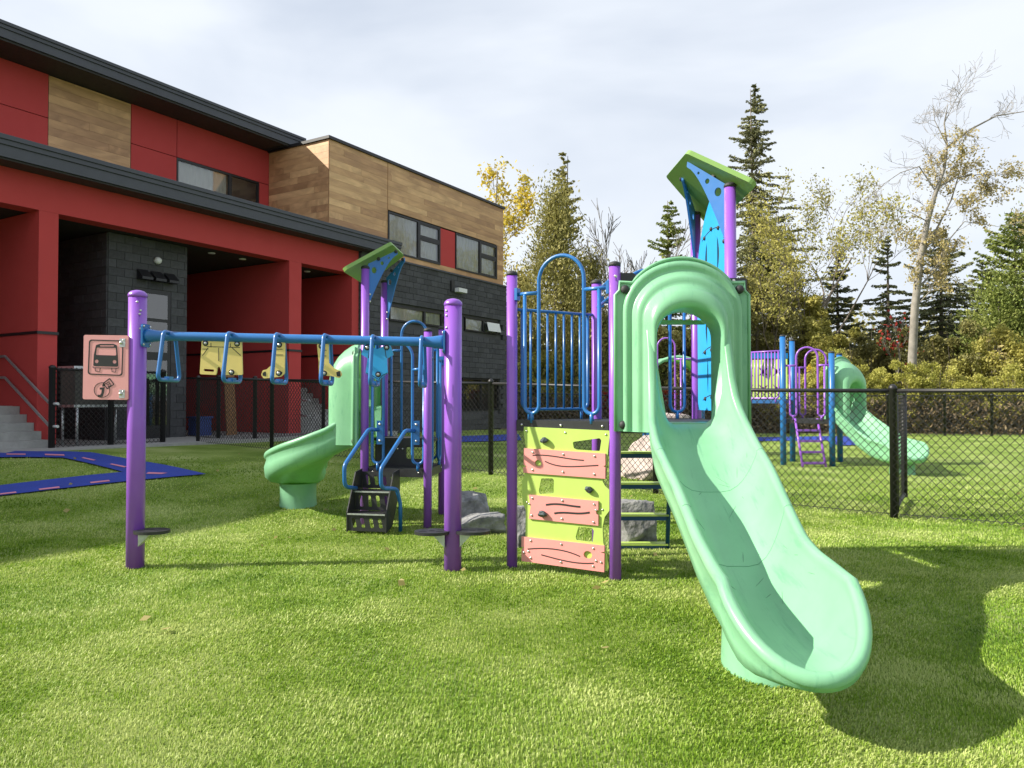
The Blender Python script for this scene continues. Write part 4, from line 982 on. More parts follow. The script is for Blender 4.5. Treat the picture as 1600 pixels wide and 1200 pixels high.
# clothes plates, traced on the vertical plane under the bar
def cl(l, y, sx, ox, oy):
    out = []
    for a, b in l:
        q = on_plane(ox + a * sx, oy + b * sx, (0, y, 0), Vector((0, 1, 0))); out.append((q.x, q.z))
    return out
def clothes(name, pts, y, ox, oy, sx, m, lines=(), holes=(), bl_=(), fills=(), rad=0.012):
    o = MB().plate([fil2(cl(pts, y, sx, ox, oy), rad)] + [fil2(cl(h, y, sx, ox, oy), 0.006) for h in holes], -0.009, 0.009, (0, y, 0), Vector((1, 0, 0)), ZV).build(name, m, oh)
    for l in lines: MB().plate([ribbon(cl(l, y, sx, ox, oy), 0.005)], 0.009, 0.011, (0, y, 0), Vector((1, 0, 0)), ZV).build('line', 'ink', o)
    for f in fills: MB().plate([fil2(cl(f, y, sx, ox, oy), 0.006)], 0.009, 0.0106, (0, y, 0), Vector((1, 0, 0)), ZV).build('spot', 'ink', o)
    for b in bl_:
        q = cl([b], y, sx, ox, oy)[0]; MB().plate([ell(q[0], q[1], 0.024, 0.024, 14)], 0.009, 0.012, (0, y, 0), Vector((1, 0, 0)), ZV).build('washer', 'ink', o)
        bolt(o, Vector((q[0], y - 0.012, q[1])), Vector((0, -1, 0)), 0.014)
s4 = 320 / 1324
clothes('shorts_shape', [(893, 422), (1150, 425), (1156, 645), (1025, 645), (1000, 560), (985, 645), (880, 640)], 6.25, 100, 430, s4, 'yellow',
        [[(925, 462), (1140, 468)], [(953, 438), (953, 466)], [(1078, 442), (1078, 468)], [(1003, 470), (1003, 555)], [(898, 478), (935, 478)], [(935, 470), (898, 520)], [(1088, 468), (1145, 520)]],
        [[(905, 605), (972, 610), (972, 625), (905, 620)]], [(918, 440), (1122, 444), (1086, 628)])
s5 = 380 / 1382
clothes('sock_shape', [(180, 672), (240, 672), (236, 850), (215, 868), (118, 878), (104, 858), (112, 832), (135, 826), (165, 800), (172, 700)], 6.23, 380, 350, s5, 'yellow',
        [[(182, 712), (226, 712)], [(182, 744), (228, 744)]], [], [(207, 687), (204, 848)], [[(112, 846), (130, 836), (134, 866), (112, 862)], [(196, 850), (226, 836), (222, 858)]])
clothes('sock_shape', [(420, 680), (486, 678), (488, 790), (520, 822), (555, 836), (562, 858), (545, 876), (505, 864), (470, 862), (432, 860), (430, 780)], 6.23, 380, 350, s5, 'yellow',
        [[(440, 718), (474, 718)], [(440, 750), (474, 750)]], [], [(447, 694), (462, 849)], [[(530, 842), (552, 834), (556, 868), (534, 866)], [(440, 838), (460, 850), (446, 858)]])
clothes('bodysuit_shape', [(690, 684), (724, 694), (762, 712), (800, 694), (836, 684), (855, 745), (818, 764), (822, 848), (790, 870), (772, 892), (740, 872), (696, 848), (708, 764), (672, 742)], 6.21, 380, 350, s5, 'cyan',
        [[(720, 708), (712, 762)], [(806, 706), (814, 760)], [(700, 846), (735, 862), (765, 880)], [(820, 846), (790, 862), (770, 884)]], [], [(706, 702), (816, 702), (768, 855)], [], 0.01)
# sign on the left post
SY = 6.20
sg = None
def sp(a, b): q = on_plane(100 + a * s4, 430 + b * s4, (0, SY, 0), Vector((0, 1, 0))); return (q.x, q.z)
def spl(l): return [sp(a, b) for a, b in l]
sgn = MB().plate([fil2(spl([(132, 386), (420, 390), (418, 806), (125, 802)]), 0.015)], -0.010, 0.010, (0, SY, 0), Vector((1, 0, 0)), ZV).build('sign_panel', 'sign_pink', oh, 'pink panel with a black bus pictogram and j3 emblem')
def ink(loops, name='print', t=0.0122): return MB().plate(loops, 0.010, t, (0, SY, 0), Vector((1, 0, 0)), ZV).build(name, 'ink', sgn)
ink([fil2(spl([(167, 416), (389, 422), (382, 651), (158, 642)]), 0.022), fil2(spl([(174, 423), (382, 429), (375, 644), (165, 635)]), 0.020)], 'border')
bus = fil2(spl([(212, 452), (240, 444), (325, 444), (346, 454), (352, 520), (356, 592), (194, 588), (198, 515)]), 0.012)
ink([bus, fil2(spl([(216, 468), (340, 470), (343, 520), (210, 516)]), 0.008), ell(*sp(216, 557), 0.0155, 0.0155, 14), ell(*sp(331, 560), 0.0155, 0.0155, 14), fil2(spl([(234, 452), (330, 452), (326, 462), (238, 462)]), 0.004)], 'bus_print')
for a, b in (((205, 598), (240, 620)), ((312, 601), (342, 624))):
    ink([ribbon(spl([(a[0], a[1] - 2), (a[0] + 3, b[1]), (b[0] - 6, b[1] + 3), (b[0], a[1])]), 0.004)], 'bus_wheel')
ink([ribbon(spl([(192, 588), (192, 598), (356, 602), (357, 592)]), 0.004)], 'bumper')
cxy = sp(250, 742); rc = abs(sp(302, 742)[0] - cxy[0])
ink([ell(*cxy, rc, rc * 0.95, 32), ell(*cxy, rc - 0.004, rc * 0.95 - 0.004, 32)], 'ring')
ink([spl([(236, 727), (268, 724), (262, 762), (254, 784), (238, 790), (222, 786), (224, 772), (238, 774), (246, 762), (250, 740), (236, 738)])], 'letter')
ink([spl([(254, 706), (270, 702), (268, 718), (252, 720)])], 'letter')
ink([fil2(spl([(254, 698), (300, 664), (330, 706), (284, 738)]), 0.006), fil2(spl([(261, 700), (299, 672), (322, 705), (285, 730)]), 0.004)], 'box_print')
ink([ribbon(spl([(276, 702), (296, 688), (300, 700), (290, 706), (306, 702), (308, 712), (288, 722)]), 0.005)], 'digit')
for z in (1.86, 1.44):
    b = MB().box((H1.x - 0.105, SY - 0.013, z - 0.035), (H1.x - 0.058, SY + 0.05, z + 0.035)).build('bracket', 'galv', oh)
    bolt(b, Vector((H1.x - 0.092, SY - 0.014, z)), Vector((0, -1, 0)), 0.014); bolt(b, Vector((H1.x - 0.072, SY - 0.014, z + 0.02)), Vector((0, -1, 0)), 0.007)
# foot pads
def footpad(x, y, z, tox):
    n = 26; rx, ry = 0.145, 0.115; outer = ell(x, y, rx, ry, n)
    slots = [ell(x + math.cos(a) * rx * 0.6, y + math.sin(a) * ry * 0.6, 0.038, 0.011, 10) for a in (R(35), R(145), R(215), R(325))] + [ell(x, y, 0.028, 0.014, 10)]
    o = MB().plate([outer] + slots, z - 0.012, z + 0.012, (0, 0, 0), (1, 0, 0), (0, 1, 0)).build('foot_pad', 'black_steel', oh)
    MB().add([(tox, y - 0.03, z - 0.014), (x, y - 0.02, z - 0.014), (tox, y - 0.03, z - 0.12), (tox, y + 0.03, z - 0.014), (x, y + 0.02, z - 0.014), (tox, y + 0.03, z - 0.12)], [(0, 1, 2), (3, 5, 4), (0, 3, 4, 1), (1, 4, 5, 2), (0, 2, 5, 3)]).build('pad_bracket', 'galv', o)
footpad(H1.x + 0.16, H1.y - 0.05, 0.31, H1.x + 0.06); footpad(H2.x - 0.165, H2.y - 0.05, 0.315, H2.x - 0.06); footpad(H2.x + 0.165, H2.y - 0.02, 0.315, H2.x + 0.06)

# ------------------------------------------------------------------ left small tower
F1, G1, G2, F2 = (-1.63, 8.35), (-0.915, 8.20), (-0.83, 8.95), (-1.54, 9.10)
tw2 = thing('stair_tower', (-1.25, 8.6, 0.02), 'smaller play tower with black steps, green tilted roof and curved green slide behind the bar', 'play structure')
Z2 = 0.63
post(tw2, *F1, 2.84); post(tw2, *F2, 2.80); post(tw2, *G1, 2.13); post(tw2, *G2, 2.22)
dk = MB().plate([[F1, G1, G2, F2]], Z2 - 0.03, Z2, (0, 0, 0), (1, 0, 0), (0, 1, 0)).build('deck', 'rubber', tw2)
for a, b in ((F1, G1), (G1, G2), (G2, F2), (F2, F1)):
    P, d, Lw = frame_axes(a, b); n = Vector((d.y, -d.x, 0))
    e = MB().plate([[(0.05, Z2 - 0.085), (Lw - 0.05, Z2 - 0.085), (Lw - 0.05, Z2 + 0.004), (0.05, Z2 + 0.004)]], 0.0, 0.012, P, d, ZV).build('edge_rail', 'black_steel', dk)
    for s in (0.10, Lw - 0.10): bolt(e, P + d * s + n * 0.012 + Vector((0, 0, Z2 - 0.035)), n, 0.010)
arch_guard(tw2, F1, G1, Z2, 2.02, 1.72, (0.30, 0.76), 0.016); arch_guard(tw2, F2, G2, Z2, 2.33, 1.98, (0.30, 0.74), 0.016)
arch_guard(tw2, G1, G2, Z2, 2.08, 1.85, (0.3, 0.7), 0.016)
m1, m2_ = lerp2(F1, F2, 0.42), lerp2(G1, G2, 0.42)
ud = MB().plate([[m1, m2_, G2, F2]], 0.92, 0.95, (0, 0, 0), (1, 0, 0), (0, 1, 0)).build('upper_deck', 'rubber', tw2)
P, d, Lw = frame_axes(m1, m2_)
rz = MB().plate([[(0.04, Z2 + 0.002), (Lw - .04, Z2 + 0.002), (Lw - .04, 0.945), (.04, 0.945)], fil2([(.40, Z2 + .09), (.60, Z2 + .09), (.60, Z2 + .22), (.40, Z2 + .22)], 0.02)], -0.008, 0.008, P, d, ZV).build('riser_panel', 'black_steel', tw2)
for s_ in (0.3, 0.36): bolt(rz, P + d * s_ + ZV * (Z2 + 0.2) + Vector((d.y, -d.x, 0)) * 0.009, Vector((d.y, -d.x, 0)), 0.012)
MB().plate([[(0.05, 0.865), (Lw - .05, 0.865), (Lw - .05, 0.954), (.05, 0.954)]], 0.009, 0.02, P, d, ZV).build('edge_rail', 'black_steel', ud)
for p in (F1, G1): pass
# steps
SXL, SXR = -1.66, -1.235
def strg(x):
    pts = [(7.80, 0.02), (7.80, 0.22), (8.02, 0.62), (8.20, 0.64), (8.22, 0.42), (7.98, 0.06)]
    return MB().plate([[(a, b) for a, b in pts]], -0.006, 0.006, (x, 0, 0), Vector((0, 1, 0)), ZV)
stp = strg(SXL).build('steps', 'black_steel', tw2); MB2 = strg(SXR).build('stringer', 'black_steel', stp)
for z, y0, y1 in ((0.21, 7.80, 8.02), (0.42, 7.98, 8.20)):
    holes = [ell(SXL + 0.05 + 0.055 * i, y0 + 0.04 + 0.05 * j, 0.012, 0.010, 6) for i in range(7) for j in range(4)]
    MB().plate([[(SXL + .007, y0), (SXR - .007, y0), (SXR - .007, y1), (SXL + .007, y1)]] + holes, z - 0.006, z, (0, 0, 0), (1, 0, 0), (0, 1, 0)).build('tread', 'black_steel', stp)
    MB().box((SXL + .007, y0 - 0.008, z - 0.012), (SXR - .007, y0 - 0.001, z + 0.004)).build('nosing', 'galv', stp)
for z0, z1, y in ((0.03, 0.20, 7.812), (0.22, 0.41, 8.0), (0.43, 0.61, 8.19)):
    sl = [fil2([(SXL + 0.065 + 0.095 * i, z0 + 0.035), (SXL + 0.105 + 0.095 * i, z0 + 0.035), (SXL + 0.085 + 0.095 * i, z1 - 0.035), (SXL + 0.045 + 0.095 * i, z1 - 0.035)], 0.014) for i in range(4)]
    MB().plate([[(SXL + .008, z0), (SXR - .008, z0), (SXR - .008, z1), (SXL + .008, z1)]] + sl, -0.005, 0.0, (0, y, 0), (1, 0, 0), ZV).build('riser', 'black_steel', stp)
stp.matrix_basis = Matrix.Translation((-1.45, 8.1, 0)) @ Matrix.Rotation(R(-11), 4, 'Z') @ Matrix.Translation((1.45, -8.1, 0))
hr1 = fillet([(-1.47, 8.27, 1.06), (-1.55, 8.16, 1.07), (-1.71, 7.70, 0.72), (-1.71, 7.72, 0.50), (-1.64, 7.95, 0.46)], 0.09)
hr2 = fillet([(-1.06, 8.20, 1.05), (-1.14, 8.08, 1.06), (-1.33, 7.66, 0.69), (-1.33, 7.68, 0.49), (-1.20, 7.88, 0.46), (-1.175, 7.95, 0.30), (-1.175, 7.97, 0.0)], 0.08)
MB().tube(hr1, 0.021, 10).build('handrail', 'blue', tw2); MB().tube(hr2, 0.021, 10).build('handrail', 'blue', tw2)
for x, y in ((-1.45, 8.30), (-1.04, 8.22)):
    b = MB().box((x - 0.035, y - 0.02, 0.90), (x + 0.035, y - 0.005, 1.16)).build('clamp_plate', 'blue', tw2)
    for z in (0.94, 1.12): bolt(b, Vector((x, y - 0.02, z)), Vector((0, -1, 0)), 0.014)
roof_set(tw2, F1, F2, [(-1.30, 9.0), (-1.34, 8.35)], [(-1.80, 9.18), (-1.85, 8.2)], 3.13, 2.80, 2.8)
bracket(tw2, F1, (-1.30, 8.50), 3.08, 2.90, 2.42); bracket(tw2, F2, (-1.28, 8.95), 3.08, 2.86, 2.30)
sl2 = thing('slide', (-1.6, 8.72, 0), None, None); sl2.parent = tw2; sl2.matrix_parent_inverse = world_mat_of(tw2).inverted()
pth2 = Path((-1.55, 8.72), R(180), [(0.55, 0.0), (0.98, -R(100))])
z2 = [0.965, 0.955, 0.86, 0.70, 0.56, 0.46, 0.42]; r2 = [1.30, 1.26, 1.10, 0.93, 0.80, 0.71, 0.65]; s2_ = [0, 0.2, 0.45, 0.75, 1.05, 1.3, 1.53]; w2 = [.235, .24, .28, .30, .30, .295, .29]
a2, b2, c2_ = smooth_tab(s2_, z2), smooth_tab(s2_, r2), smooth_tab(s2_, w2)
chute(sl2, pth2, lambda s: (float(np.interp(s, *a2)), float(np.interp(s, *b2))), lambda s: float(np.interp(s, *c2_)), lip=(0.38, 0.46), bulge=0.02)
outv = Vector((-0.993, 0.12, 0)); hood(sl2, (-1.645, 8.73, 0), Vector((0.12 * -1, -0.993, 0)) if False else Vector((-0.12, -0.993, 0)), outv, 0.95, 2.14, 0.47, dep=1.02, dome=True)
x, y, hx, hy = pth2(pth2.S); pedestal(sl2, x, y, gz(x, y) - 0.02, 0.36, 0.225, 0.225)

# ------------------------------------------------------------------ boulders
def boulder(c, size, seed, label, m='stone', grp=None, rot=0.3, cuts=15, cat='boulder'):
    o = blob('boulder', (c[0], c[1], gz(c[0], c[1]) + c[2]), size, m, None, seed, 5, 0.16, 7, rot, 0.92); tag(o, label, cat, grp); return o
boulder((-0.36, 8.0, 0.06), (0.25, 0.20, 0.12), 21, 'low grey stone step in front of the taller stone')
boulder((-0.47, 8.42, 0.16), (0.20, 0.18, 0.22), 22, 'taller grey boulder behind the low stone step')
boulder((1.22, 7.40, 0.18), (0.20, 0.18, 0.22), 23, 'rough grey boulder seen behind the ladder of the slide tower')
boulder((0.12, 7.3, 0.16), (0.14, 0.14, 0.20), 24, 'grey boulder half hidden behind the climbing wall')

# ------------------------------------------------------------------ far play structure behind the fence
fp = thing('far_play_structure', (6.0, 16.2, 0), 'distant playground with blue posts, purple railings and pale green slide behind the fence', 'play structure')
a_, b_, c_, d_, e_ = (5.75, 16.0), (6.66, 15.7), (6.32, 17.0), (7.3, 16.8), (5.15, 16.7)
for p, h in ((a_, 2.75), (b_, 2.42), (c_, 2.72), (d_, 2.42), (e_, 2.65), (4.55, 17.5)) if False else ((a_, 2.72), (b_, 2.35), (c_, 2.70), (d_, 2.38), (e_, 2.62)): post(fp, *p, h, 0.06, 0, 'blue', 'black')
MB().plate([[a_, b_, d_, c_]], 0.88, 0.97, (0, 0, 0), (1, 0, 0), (0, 1, 0)).build('deck', 'rubber', fp)
MB().plate([[e_, a_, c_, (5.5, 17.8)]], 1.30, 1.38, (0, 0, 0), (1, 0, 0), (0, 1, 0)).build('deck', 'blue_dark', fp)
arch_guard(fp, a_, b_, 0.97, 2.48, 2.1, (0.28, 0.72), 0.022, m='purple'); arch_guard(fp, c_, d_, 0.97, 2.50, 2.1, (0.28, 0.72), 0.022, m='purple')
slat_guard(fp, e_, a_, 1.32, 2.42, 8, 0.018, m='purple', rs=0.015)
P, d, Lw = frame_axes((5.3, 17.6), (6.25, 17.1))
def xcut(cx, cz, r): return [(cx + math.cos(q) * r * (1 if i % 2 else 0.25), cz + math.sin(q) * r * (1 if i % 2 else 0.25)) for i, q in enumerate([2 * PI * k / 8 for k in range(8)])]
MB().plate([[(0, 1.4), (Lw, 1.4), (Lw, 2.3), (0, 2.3)]] + [xcut(x, z, 0.16) for x in (0.22, 0.55, 0.86) for z in (1.62, 2.02)], -0.01, 0.01, P, d, ZV).build('maze_panel', 'lime', fp)
MB().box((5.2, 17.2, 2.32), (6.3, 17.3, 2.44)).build('blue_beam', 'cyan', fp)
mb = MB()
for x in (5.95, 6.42): mb.tube([(x, 15.86, 0.98), (x, 15.45, 0.0)], 0.025, 8)
lad = mb.build('ladder', 'purple', fp)
for k in range(4): MB().box((5.95, 15.44 + 0.09 * k, 0.06 + 0.22 * k), (6.42, 15.56 + 0.09 * k, 0.1 + 0.22 * k)).build('rung', 'purple', lad)
slf = thing('slide', (7, 16.2, 0), None, None); slf.parent = fp; slf.matrix_parent_inverse = world_mat_of(fp).inverted()
pf = Path((6.98, 16.05), R(-80), [(0.7, 0.0), (1.3, -R(10)), (0.1, 0)])
zf, rf_, sf = [0.98, 0.96, 0.75, 0.5, 0.33, 0.28], [1.32, 1.25, 1.02, 0.78, 0.62, 0.58], [0, .25, .6, 1.1, 1.6, 2.1]
fa, fb = smooth_tab(sf, zf), smooth_tab(sf, rf_)
chute(slf, pf, lambda s: (float(np.interp(s, *fa)), float(np.interp(s, *fb))), lambda s: 0.30 + 0.06 * min(1, s), lip=(0.5, 0.32))
hood(slf, (7.02, 16.15, 0), Vector((0.866, 0.5, 0)), Vector((0.5, -0.866, 0)), 0.97, 2.3, 0.50, dep=1.1, bolts=False, dome=True)
x, y, hx, hy = pf(pf.S); pedestal(slf, x, y, -0.02, 0.28, 0.22, 0.22)
# left wing of it, with arch rails and pale roof
f2 = thing('far_play_bridge', (3.9, 17.2, 0), 'distant purple arch railing and pale green tunnel roof seen through the slide opening', 'play structure')
for p in ((3.15, 17.2), (4.25, 17.0), (3.3, 18.2), (4.4, 18.0)): post(f2, *p, 2.3, 0.055, 0, 'blue', 'black')
MB().plate([[(3.15, 17.2), (4.25, 17.0), (4.4, 18.0), (3.3, 18.2)]], 0.9, 0.98, (0, 0, 0), (1, 0, 0), (0, 1, 0)).build('deck', 'rubber', f2)
arch_guard(f2, (3.15, 17.2), (4.25, 17.0), 0.98, 2.78, 2.3, (0.15, 0.5), 0.02, m='purple')
vs = []; n = 12
for i in range(n + 1):
    q = PI * i / n
    for yy in (18.3, 19.6): vs += [(4.05 - 0.75 * math.cos(q), yy, 1.55 + 0.85 * math.sin(q) ** 0.7)]
MB().add(vs, [(2 * i, 2 * i + 2, 2 * i + 3, 2 * i + 1) for i in range(n)], True).build('tunnel_roof', 'slide_green', f2)
for yy in (18.35, 19.55): MB().tube([(4.05 - 0.76 * math.cos(PI * i / n), yy, 1.55 + 0.86 * math.sin(PI * i / n) ** 0.7) for i in range(n + 1)], 0.05, 8).build('tunnel_rim', 'slide_green', f2)
for x_ in (3.32, 4.78): MB().tube([(x_, 18.9, 0), (x_, 18.9, 1.6)], 0.05, 8).build('post', 'blue', f2)
o = boulder((2.35, 12.6, 0.22), (0.42, 0.4, 0.5), 41, 'pinkish climbing boulder behind the fence near the ladder', 'pale_stone'); 
o = boulder((2.75, 13.4, 0.45), (0.42, 0.4, 0.62), 42, 'taller pinkish climbing boulder seen through the slide opening', 'pale_stone')

# ------------------------------------------------------------------ vegetation
def quads(C, A, B):
    n = len(C); V = np.empty((n, 4, 3), np.float32); V[:, 0] = C - A - B * 0.35; V[:, 1] = C - B + A * 0.1; V[:, 2] = C + A; V[:, 3] = C + B - A * 0.1
    return V
def leaf_mesh(name, C, size, rng, m, parent, flat=0.0, aspect=0.55, dirs=None):
    C = np.asarray(C, np.float32); n = len(C)
    a = rng.normal(size=(n, 3)) if dirs is None else np.asarray(dirs) + rng.normal(0, 0.35, (n, 3))
    a /= np.linalg.norm(a, axis=1)[:, None]; r_ = rng.normal(size=(n, 3)); r_[:, 2] *= (1 - flat); b = np.cross(a, r_); b /= np.linalg.norm(b, axis=1)[:, None] + 1e-9
    s = (size * rng.uniform(0.6, 1.35, n))[:, None]; V = quads(C, a * s, b * s * aspect)
    me = bpy.data.meshes.new(name); me.vertices.add(n * 4); me.vertices.foreach_set('co', V.ravel())
    me.loops.add(n * 4); me.loops.foreach_set('vertex_index', np.arange(n * 4, dtype=np.int32)); me.polygons.add(n)
    me.polygons.foreach_set('loop_start', (np.arange(n) * 4).astype(np.int32)); me.update(calc_edges=True); me.materials.append(MATS[m])
    o = bpy.data.objects.new(name, me); link(o, parent); return o
def spot(px, d): return ((px - 800) / F * d, d)
def ztop(py, d): return CAMZ + (623 - py) / F * d
def conifer(px, d, ytop, half, label, m='spruce', z0=1.0, seed=1, droop=0.35, sparse=1.0, name='spruce_tree', leaf=0.095, pw=0.85):
    x, y = spot(px, d); H = ztop(ytop, d); g = gz(x, y); rng = np.random.default_rng(seed); rg = random.Random(seed)
    t = thing(name, (x, y, g), label, 'tree'); lx = rg.uniform(-.02, .02)
    MB().tube([(x + lx * z, y, g + z) for z in (-0.2, H * 0.3, H * 0.6, H * 0.98)], [0.22, 0.16, 0.09, 0.015], 7).build('trunk', 'bark', t)
    C = []; Dv = []; br = MB(); z = z0
    while z < H - 0.15:
        f = (z - z0) / (H - z0); rad = half * min(1.0, (1 - f) * 1.45) ** pw * rg.uniform(0.75, 1.1) + 0.12; nb = rg.randint(5, 7) if f < 0.85 else 4
        for k in range(nb):
            if rg.random() > sparse: continue
            a = rg.uniform(0, 2 * PI); Lb = rad * rg.uniform(0.6, 1.15); dz = -droop * Lb * rg.uniform(0.1, 1.7)
            ca, sa = math.cos(a), math.sin(a); up = 0.25 if f > 0.7 else 0.0
            tip = (x + ca * Lb, y + sa * Lb, g + z + dz + up * Lb + 0.12 * Lb)
            if Lb > 0.5: br.tube([(x, y, g + z), (x + ca * Lb * .5, y + sa * Lb * .5, g + z + dz * .55 + up * Lb * .5), tip], [0.03, 0.018, 0.006], 3, caps=False)
            ns = max(3, int(Lb / 0.11))
            for i in range(ns):
                q = (i + 0.6) / ns; px_, py_ = x + ca * Lb * q, y + sa * Lb * q; pz_ = g + z + dz * q + up * Lb * q + (0.12 * Lb * q * q)
                wsp = 0.17 * Lb * (1.15 - q) + 0.04
                for _ in range(8):
                    o = rg.gauss(0, wsp * 0.6); C.append((px_ - sa * o, py_ + ca * o, pz_ - abs(o) * 0.35 - rg.uniform(0, 0.10))); Dv.append((ca * .8 - sa * o * 1.5, sa * .8 + ca * o * 1.5, -0.25))
        z += (0.27 + 0.14 * rg.random()) if f < 0.8 else 0.22
    br.build('branches', 'bark', t); leaf_mesh('crown', C, leaf, rng, m, t, 0.4, 0.42, Dv); return t
def grow(rg, base, direction, length, radius, depth, polys, tips, wander=0.18, up=0.06, nch=(3, 5), shrink=(0.5, 0.72), spread=(0.45, 0.95), start=0.35):
    p = Vector(base); d = Vector(direction).normalized(); n = 6; pts = [p.copy()]; rs = [radius]
    for i in range(n):
        d = (d + Vector((rg.gauss(0, wander), rg.gauss(0, wander), rg.gauss(0, wander) + up))).normalized(); p = p + d * (length / n); pts.append(p.copy()); rs.append(radius * (1 - 0.75 * (i + 1) / n))
    polys.append((pts, rs, depth))
    if depth == 0: tips += pts[2:]; return
    if depth == 1: tips += pts[3:]
    for k in range(rg.randint(*nch)):
        f = rg.uniform(start, 1.0); i = min(n, max(1, int(f * n))); q = pts[i]; dd_ = (pts[i] - pts[i - 1]).normalized()
        o = Vector((rg.gauss(0, 1), rg.gauss(0, 1), rg.gauss(0, 0.5))); o = (o - dd_ * o.dot(dd_)).normalized(); ang = rg.uniform(*spread)
        grow(rg, q, dd_ * math.cos(ang) + o * math.sin(ang), length * rg.uniform(*shrink), rs[i] * 0.6, depth - 1, polys, tips, wander * 1.1, up, nch, shrink, spread, start)
def decid(px, d, label, leafm, barkm, length, radius, direction=(0, 0, 1), depth=3, nleaf=3, leaf=0.11, jit=0.3, seed=1, name='deciduous_tree', base_z=None, extra=None, sides=5, minr=0.007, **kw):
    x, y = spot(px, d); g = gz(x, y) - 0.1; rg = random.Random(seed); rng = np.random.default_rng(seed); polys = []; tips = []
    grow(rg, (x, y, g), direction, length, radius, depth, polys, tips, **kw)
    if extra:
        for (b, dr_, ln, rr, dp) in extra: grow(rg, b, dr_, ln, rr, dp, polys, tips, **kw)
    t = thing(name, (x, y, g), label, 'tree'); mb = MB(); m2 = MB()
    for pts, rs, dp in polys: (mb if dp >= depth - 1 else m2).tube(pts, [max(minr, r_) for r_ in rs], sides if dp >= 2 else 3, caps=False)
    tr = mb.build('trunk', barkm, t); m2.build('twigs', barkm, t)
    if nleaf > 0 and leafm:
        T = np.array([tuple(p) for p in tips]); k = max(1, int(len(T) * nleaf)); idx = rng.integers(0, len(T), k); C = T[idx] + rng.normal(0, jit, (k, 3)); leaf_mesh('crown', C, leaf, rng, leafm, t)
    return t
def mass(px, d, w, h, label, m, n=5000, leaf=0.12, seed=1, name='shrub', cat='shrub', depthw=None, z0=0.0, lobes=9, group=None, stems=10, barkm='bark', top=0.6):
    """bush: many leafy shoots arching out of the ground, clumped into lobes"""
    x, y = spot(px, d); g = gz(x, y); rng = np.random.default_rng(seed); rg = random.Random(seed)
    t = thing(name, (x, y, g), label, cat, group); C = []; st = MB(); dw = depthw or w * 0.7
    for k in range(stems):
        a = rg.uniform(0, 2 * PI); rr = rg.random() ** 0.5; ex, ey = x + math.cos(a) * w * rr * 0.85, y + math.sin(a) * dw * rr * 0.85; ez = g + z0 + (h - z0) * (1 - 0.55 * rr * rr) * rg.uniform(0.75, 1.0)
        bx, by = x + math.cos(a) * w * rr * 0.4, y + math.sin(a) * dw * rr * 0.4; st.tube([(bx, by, g - 0.1), ((bx + ex) / 2, (by + ey) / 2, g + (ez - g) * 0.55), (ex, ey, ez)], [0.03, 0.02, 0.006], 4, caps=False)
    cen = []
    for k in range(lobes * 4):
        a = rg.uniform(0, 2 * PI); rr = rg.random() ** 0.5; q = rg.random() ** top
        cen.append((x + math.cos(a) * w * rr * (1 - 0.3 * q), y + math.sin(a) * dw * rr, g + z0 + (h - z0) * q * (1 - 0.45 * rr * rr), rg.uniform(0.12, 0.32) * min(w, h) * (0.75 if lobes < 30 else 0.5)))
    per = n // len(cen)
    for cx, cy, cz, r_ in cen:
        p = rng.normal(size=(per, 3)); p /= np.linalg.norm(p, axis=1)[:, None]; p *= (r_ * rng.random(per) ** 0.45)[:, None]; C.append(p + np.array([cx, cy, cz]))
    C = np.concatenate(C); C[:, 2] = np.maximum(C[:, 2], g + 0.05)
    st.build('stems', barkm, t); leaf_mesh('foliage', C, leaf, rng, m, t); return t

# conifers
conifer(1183, 43, 125, 3.5, 'tallest dark spruce rising above the green roof panel of the slide tower', 'spruce', 3.0, 1, 0.30, 0.85, leaf=0.095, pw=0.9)
conifer(880, 38, 235, 1.6, 'slim pointed spruce rising out of the cedar right of the building', 'cedar', 1.5, 2, 0.15, 0.85, leaf=0.095, pw=0.8)
conifer(1048, 41, 305, 2.4, 'bushy green spruce behind the top of the slide hood', 'pine', 1.0, 3, 0.2, 0.95, leaf=0.095)
conifer(1312, 44, 385, 2.0, 'small dark spruce between the yellow trees', 'spruce_dark', 1.0, 4, 0.2, 0.9, leaf=0.095)
conifer(1388, 42, 362, 2.2, 'dark spruce left of the leaning bare tree', 'spruce_dark', 1.0, 5, 0.2, 0.75, leaf=0.095)
conifer(1470, 44, 350, 3.6, 'dark spruce behind the leaning tree trunk', 'spruce_dark', 1.0, 6, 0.2, 0.9, leaf=0.095)
conifer(1540, 46, 405, 3.9, 'dark evergreen left of the bright pine', 'spruce_dark', 1.0, 7, 0.1, 0.95, leaf=0.095)
conifer(1592, 37, 330, 2.9, 'bright green pine at the right edge of the view', 'pine', 1.2, 8, -0.08, 0.95, name='pine_tree', leaf=0.095, pw=0.6)
def cedar(px, d, ytop, half, label, seed, n=9000, m='cedar', name='cedar_tree'):
    x, y = spot(px, d); g = gz(x, y); H = ztop(ytop, d); rng = np.random.default_rng(seed); t = thing(name, (x, y, g), label, 'tree')
    MB().tube([(x, y, g - .1), (x + .1, y, g + H * .9)], [0.2, 0.03], 6).build('trunk', 'bark', t)
    C = []; D = []
    for k in range(150):
        f = rng.random() ** 1.3; z = 0.4 + (H - 0.6) * f; rad = half * (1 - f ** 1.6) * rng.uniform(0.45, 1.0); a = rng.random() * 2 * PI; c = np.array([x + math.cos(a) * rad, y + math.sin(a) * rad, g + z]); r_ = half * 0.30 * rng.uniform(0.6, 1.2)
        p = rng.normal(size=(n // 150, 3)) * r_ * np.array([0.6, 0.6, 0.75]); C.append(c + p); D.append(np.tile([math.cos(a) * .5, math.sin(a) * .5, 0.6], (n // 150, 1)))
    leaf_mesh('crown', np.concatenate(C), 0.085, rng, m, t, 0.0, 0.4, np.concatenate(D)); return t
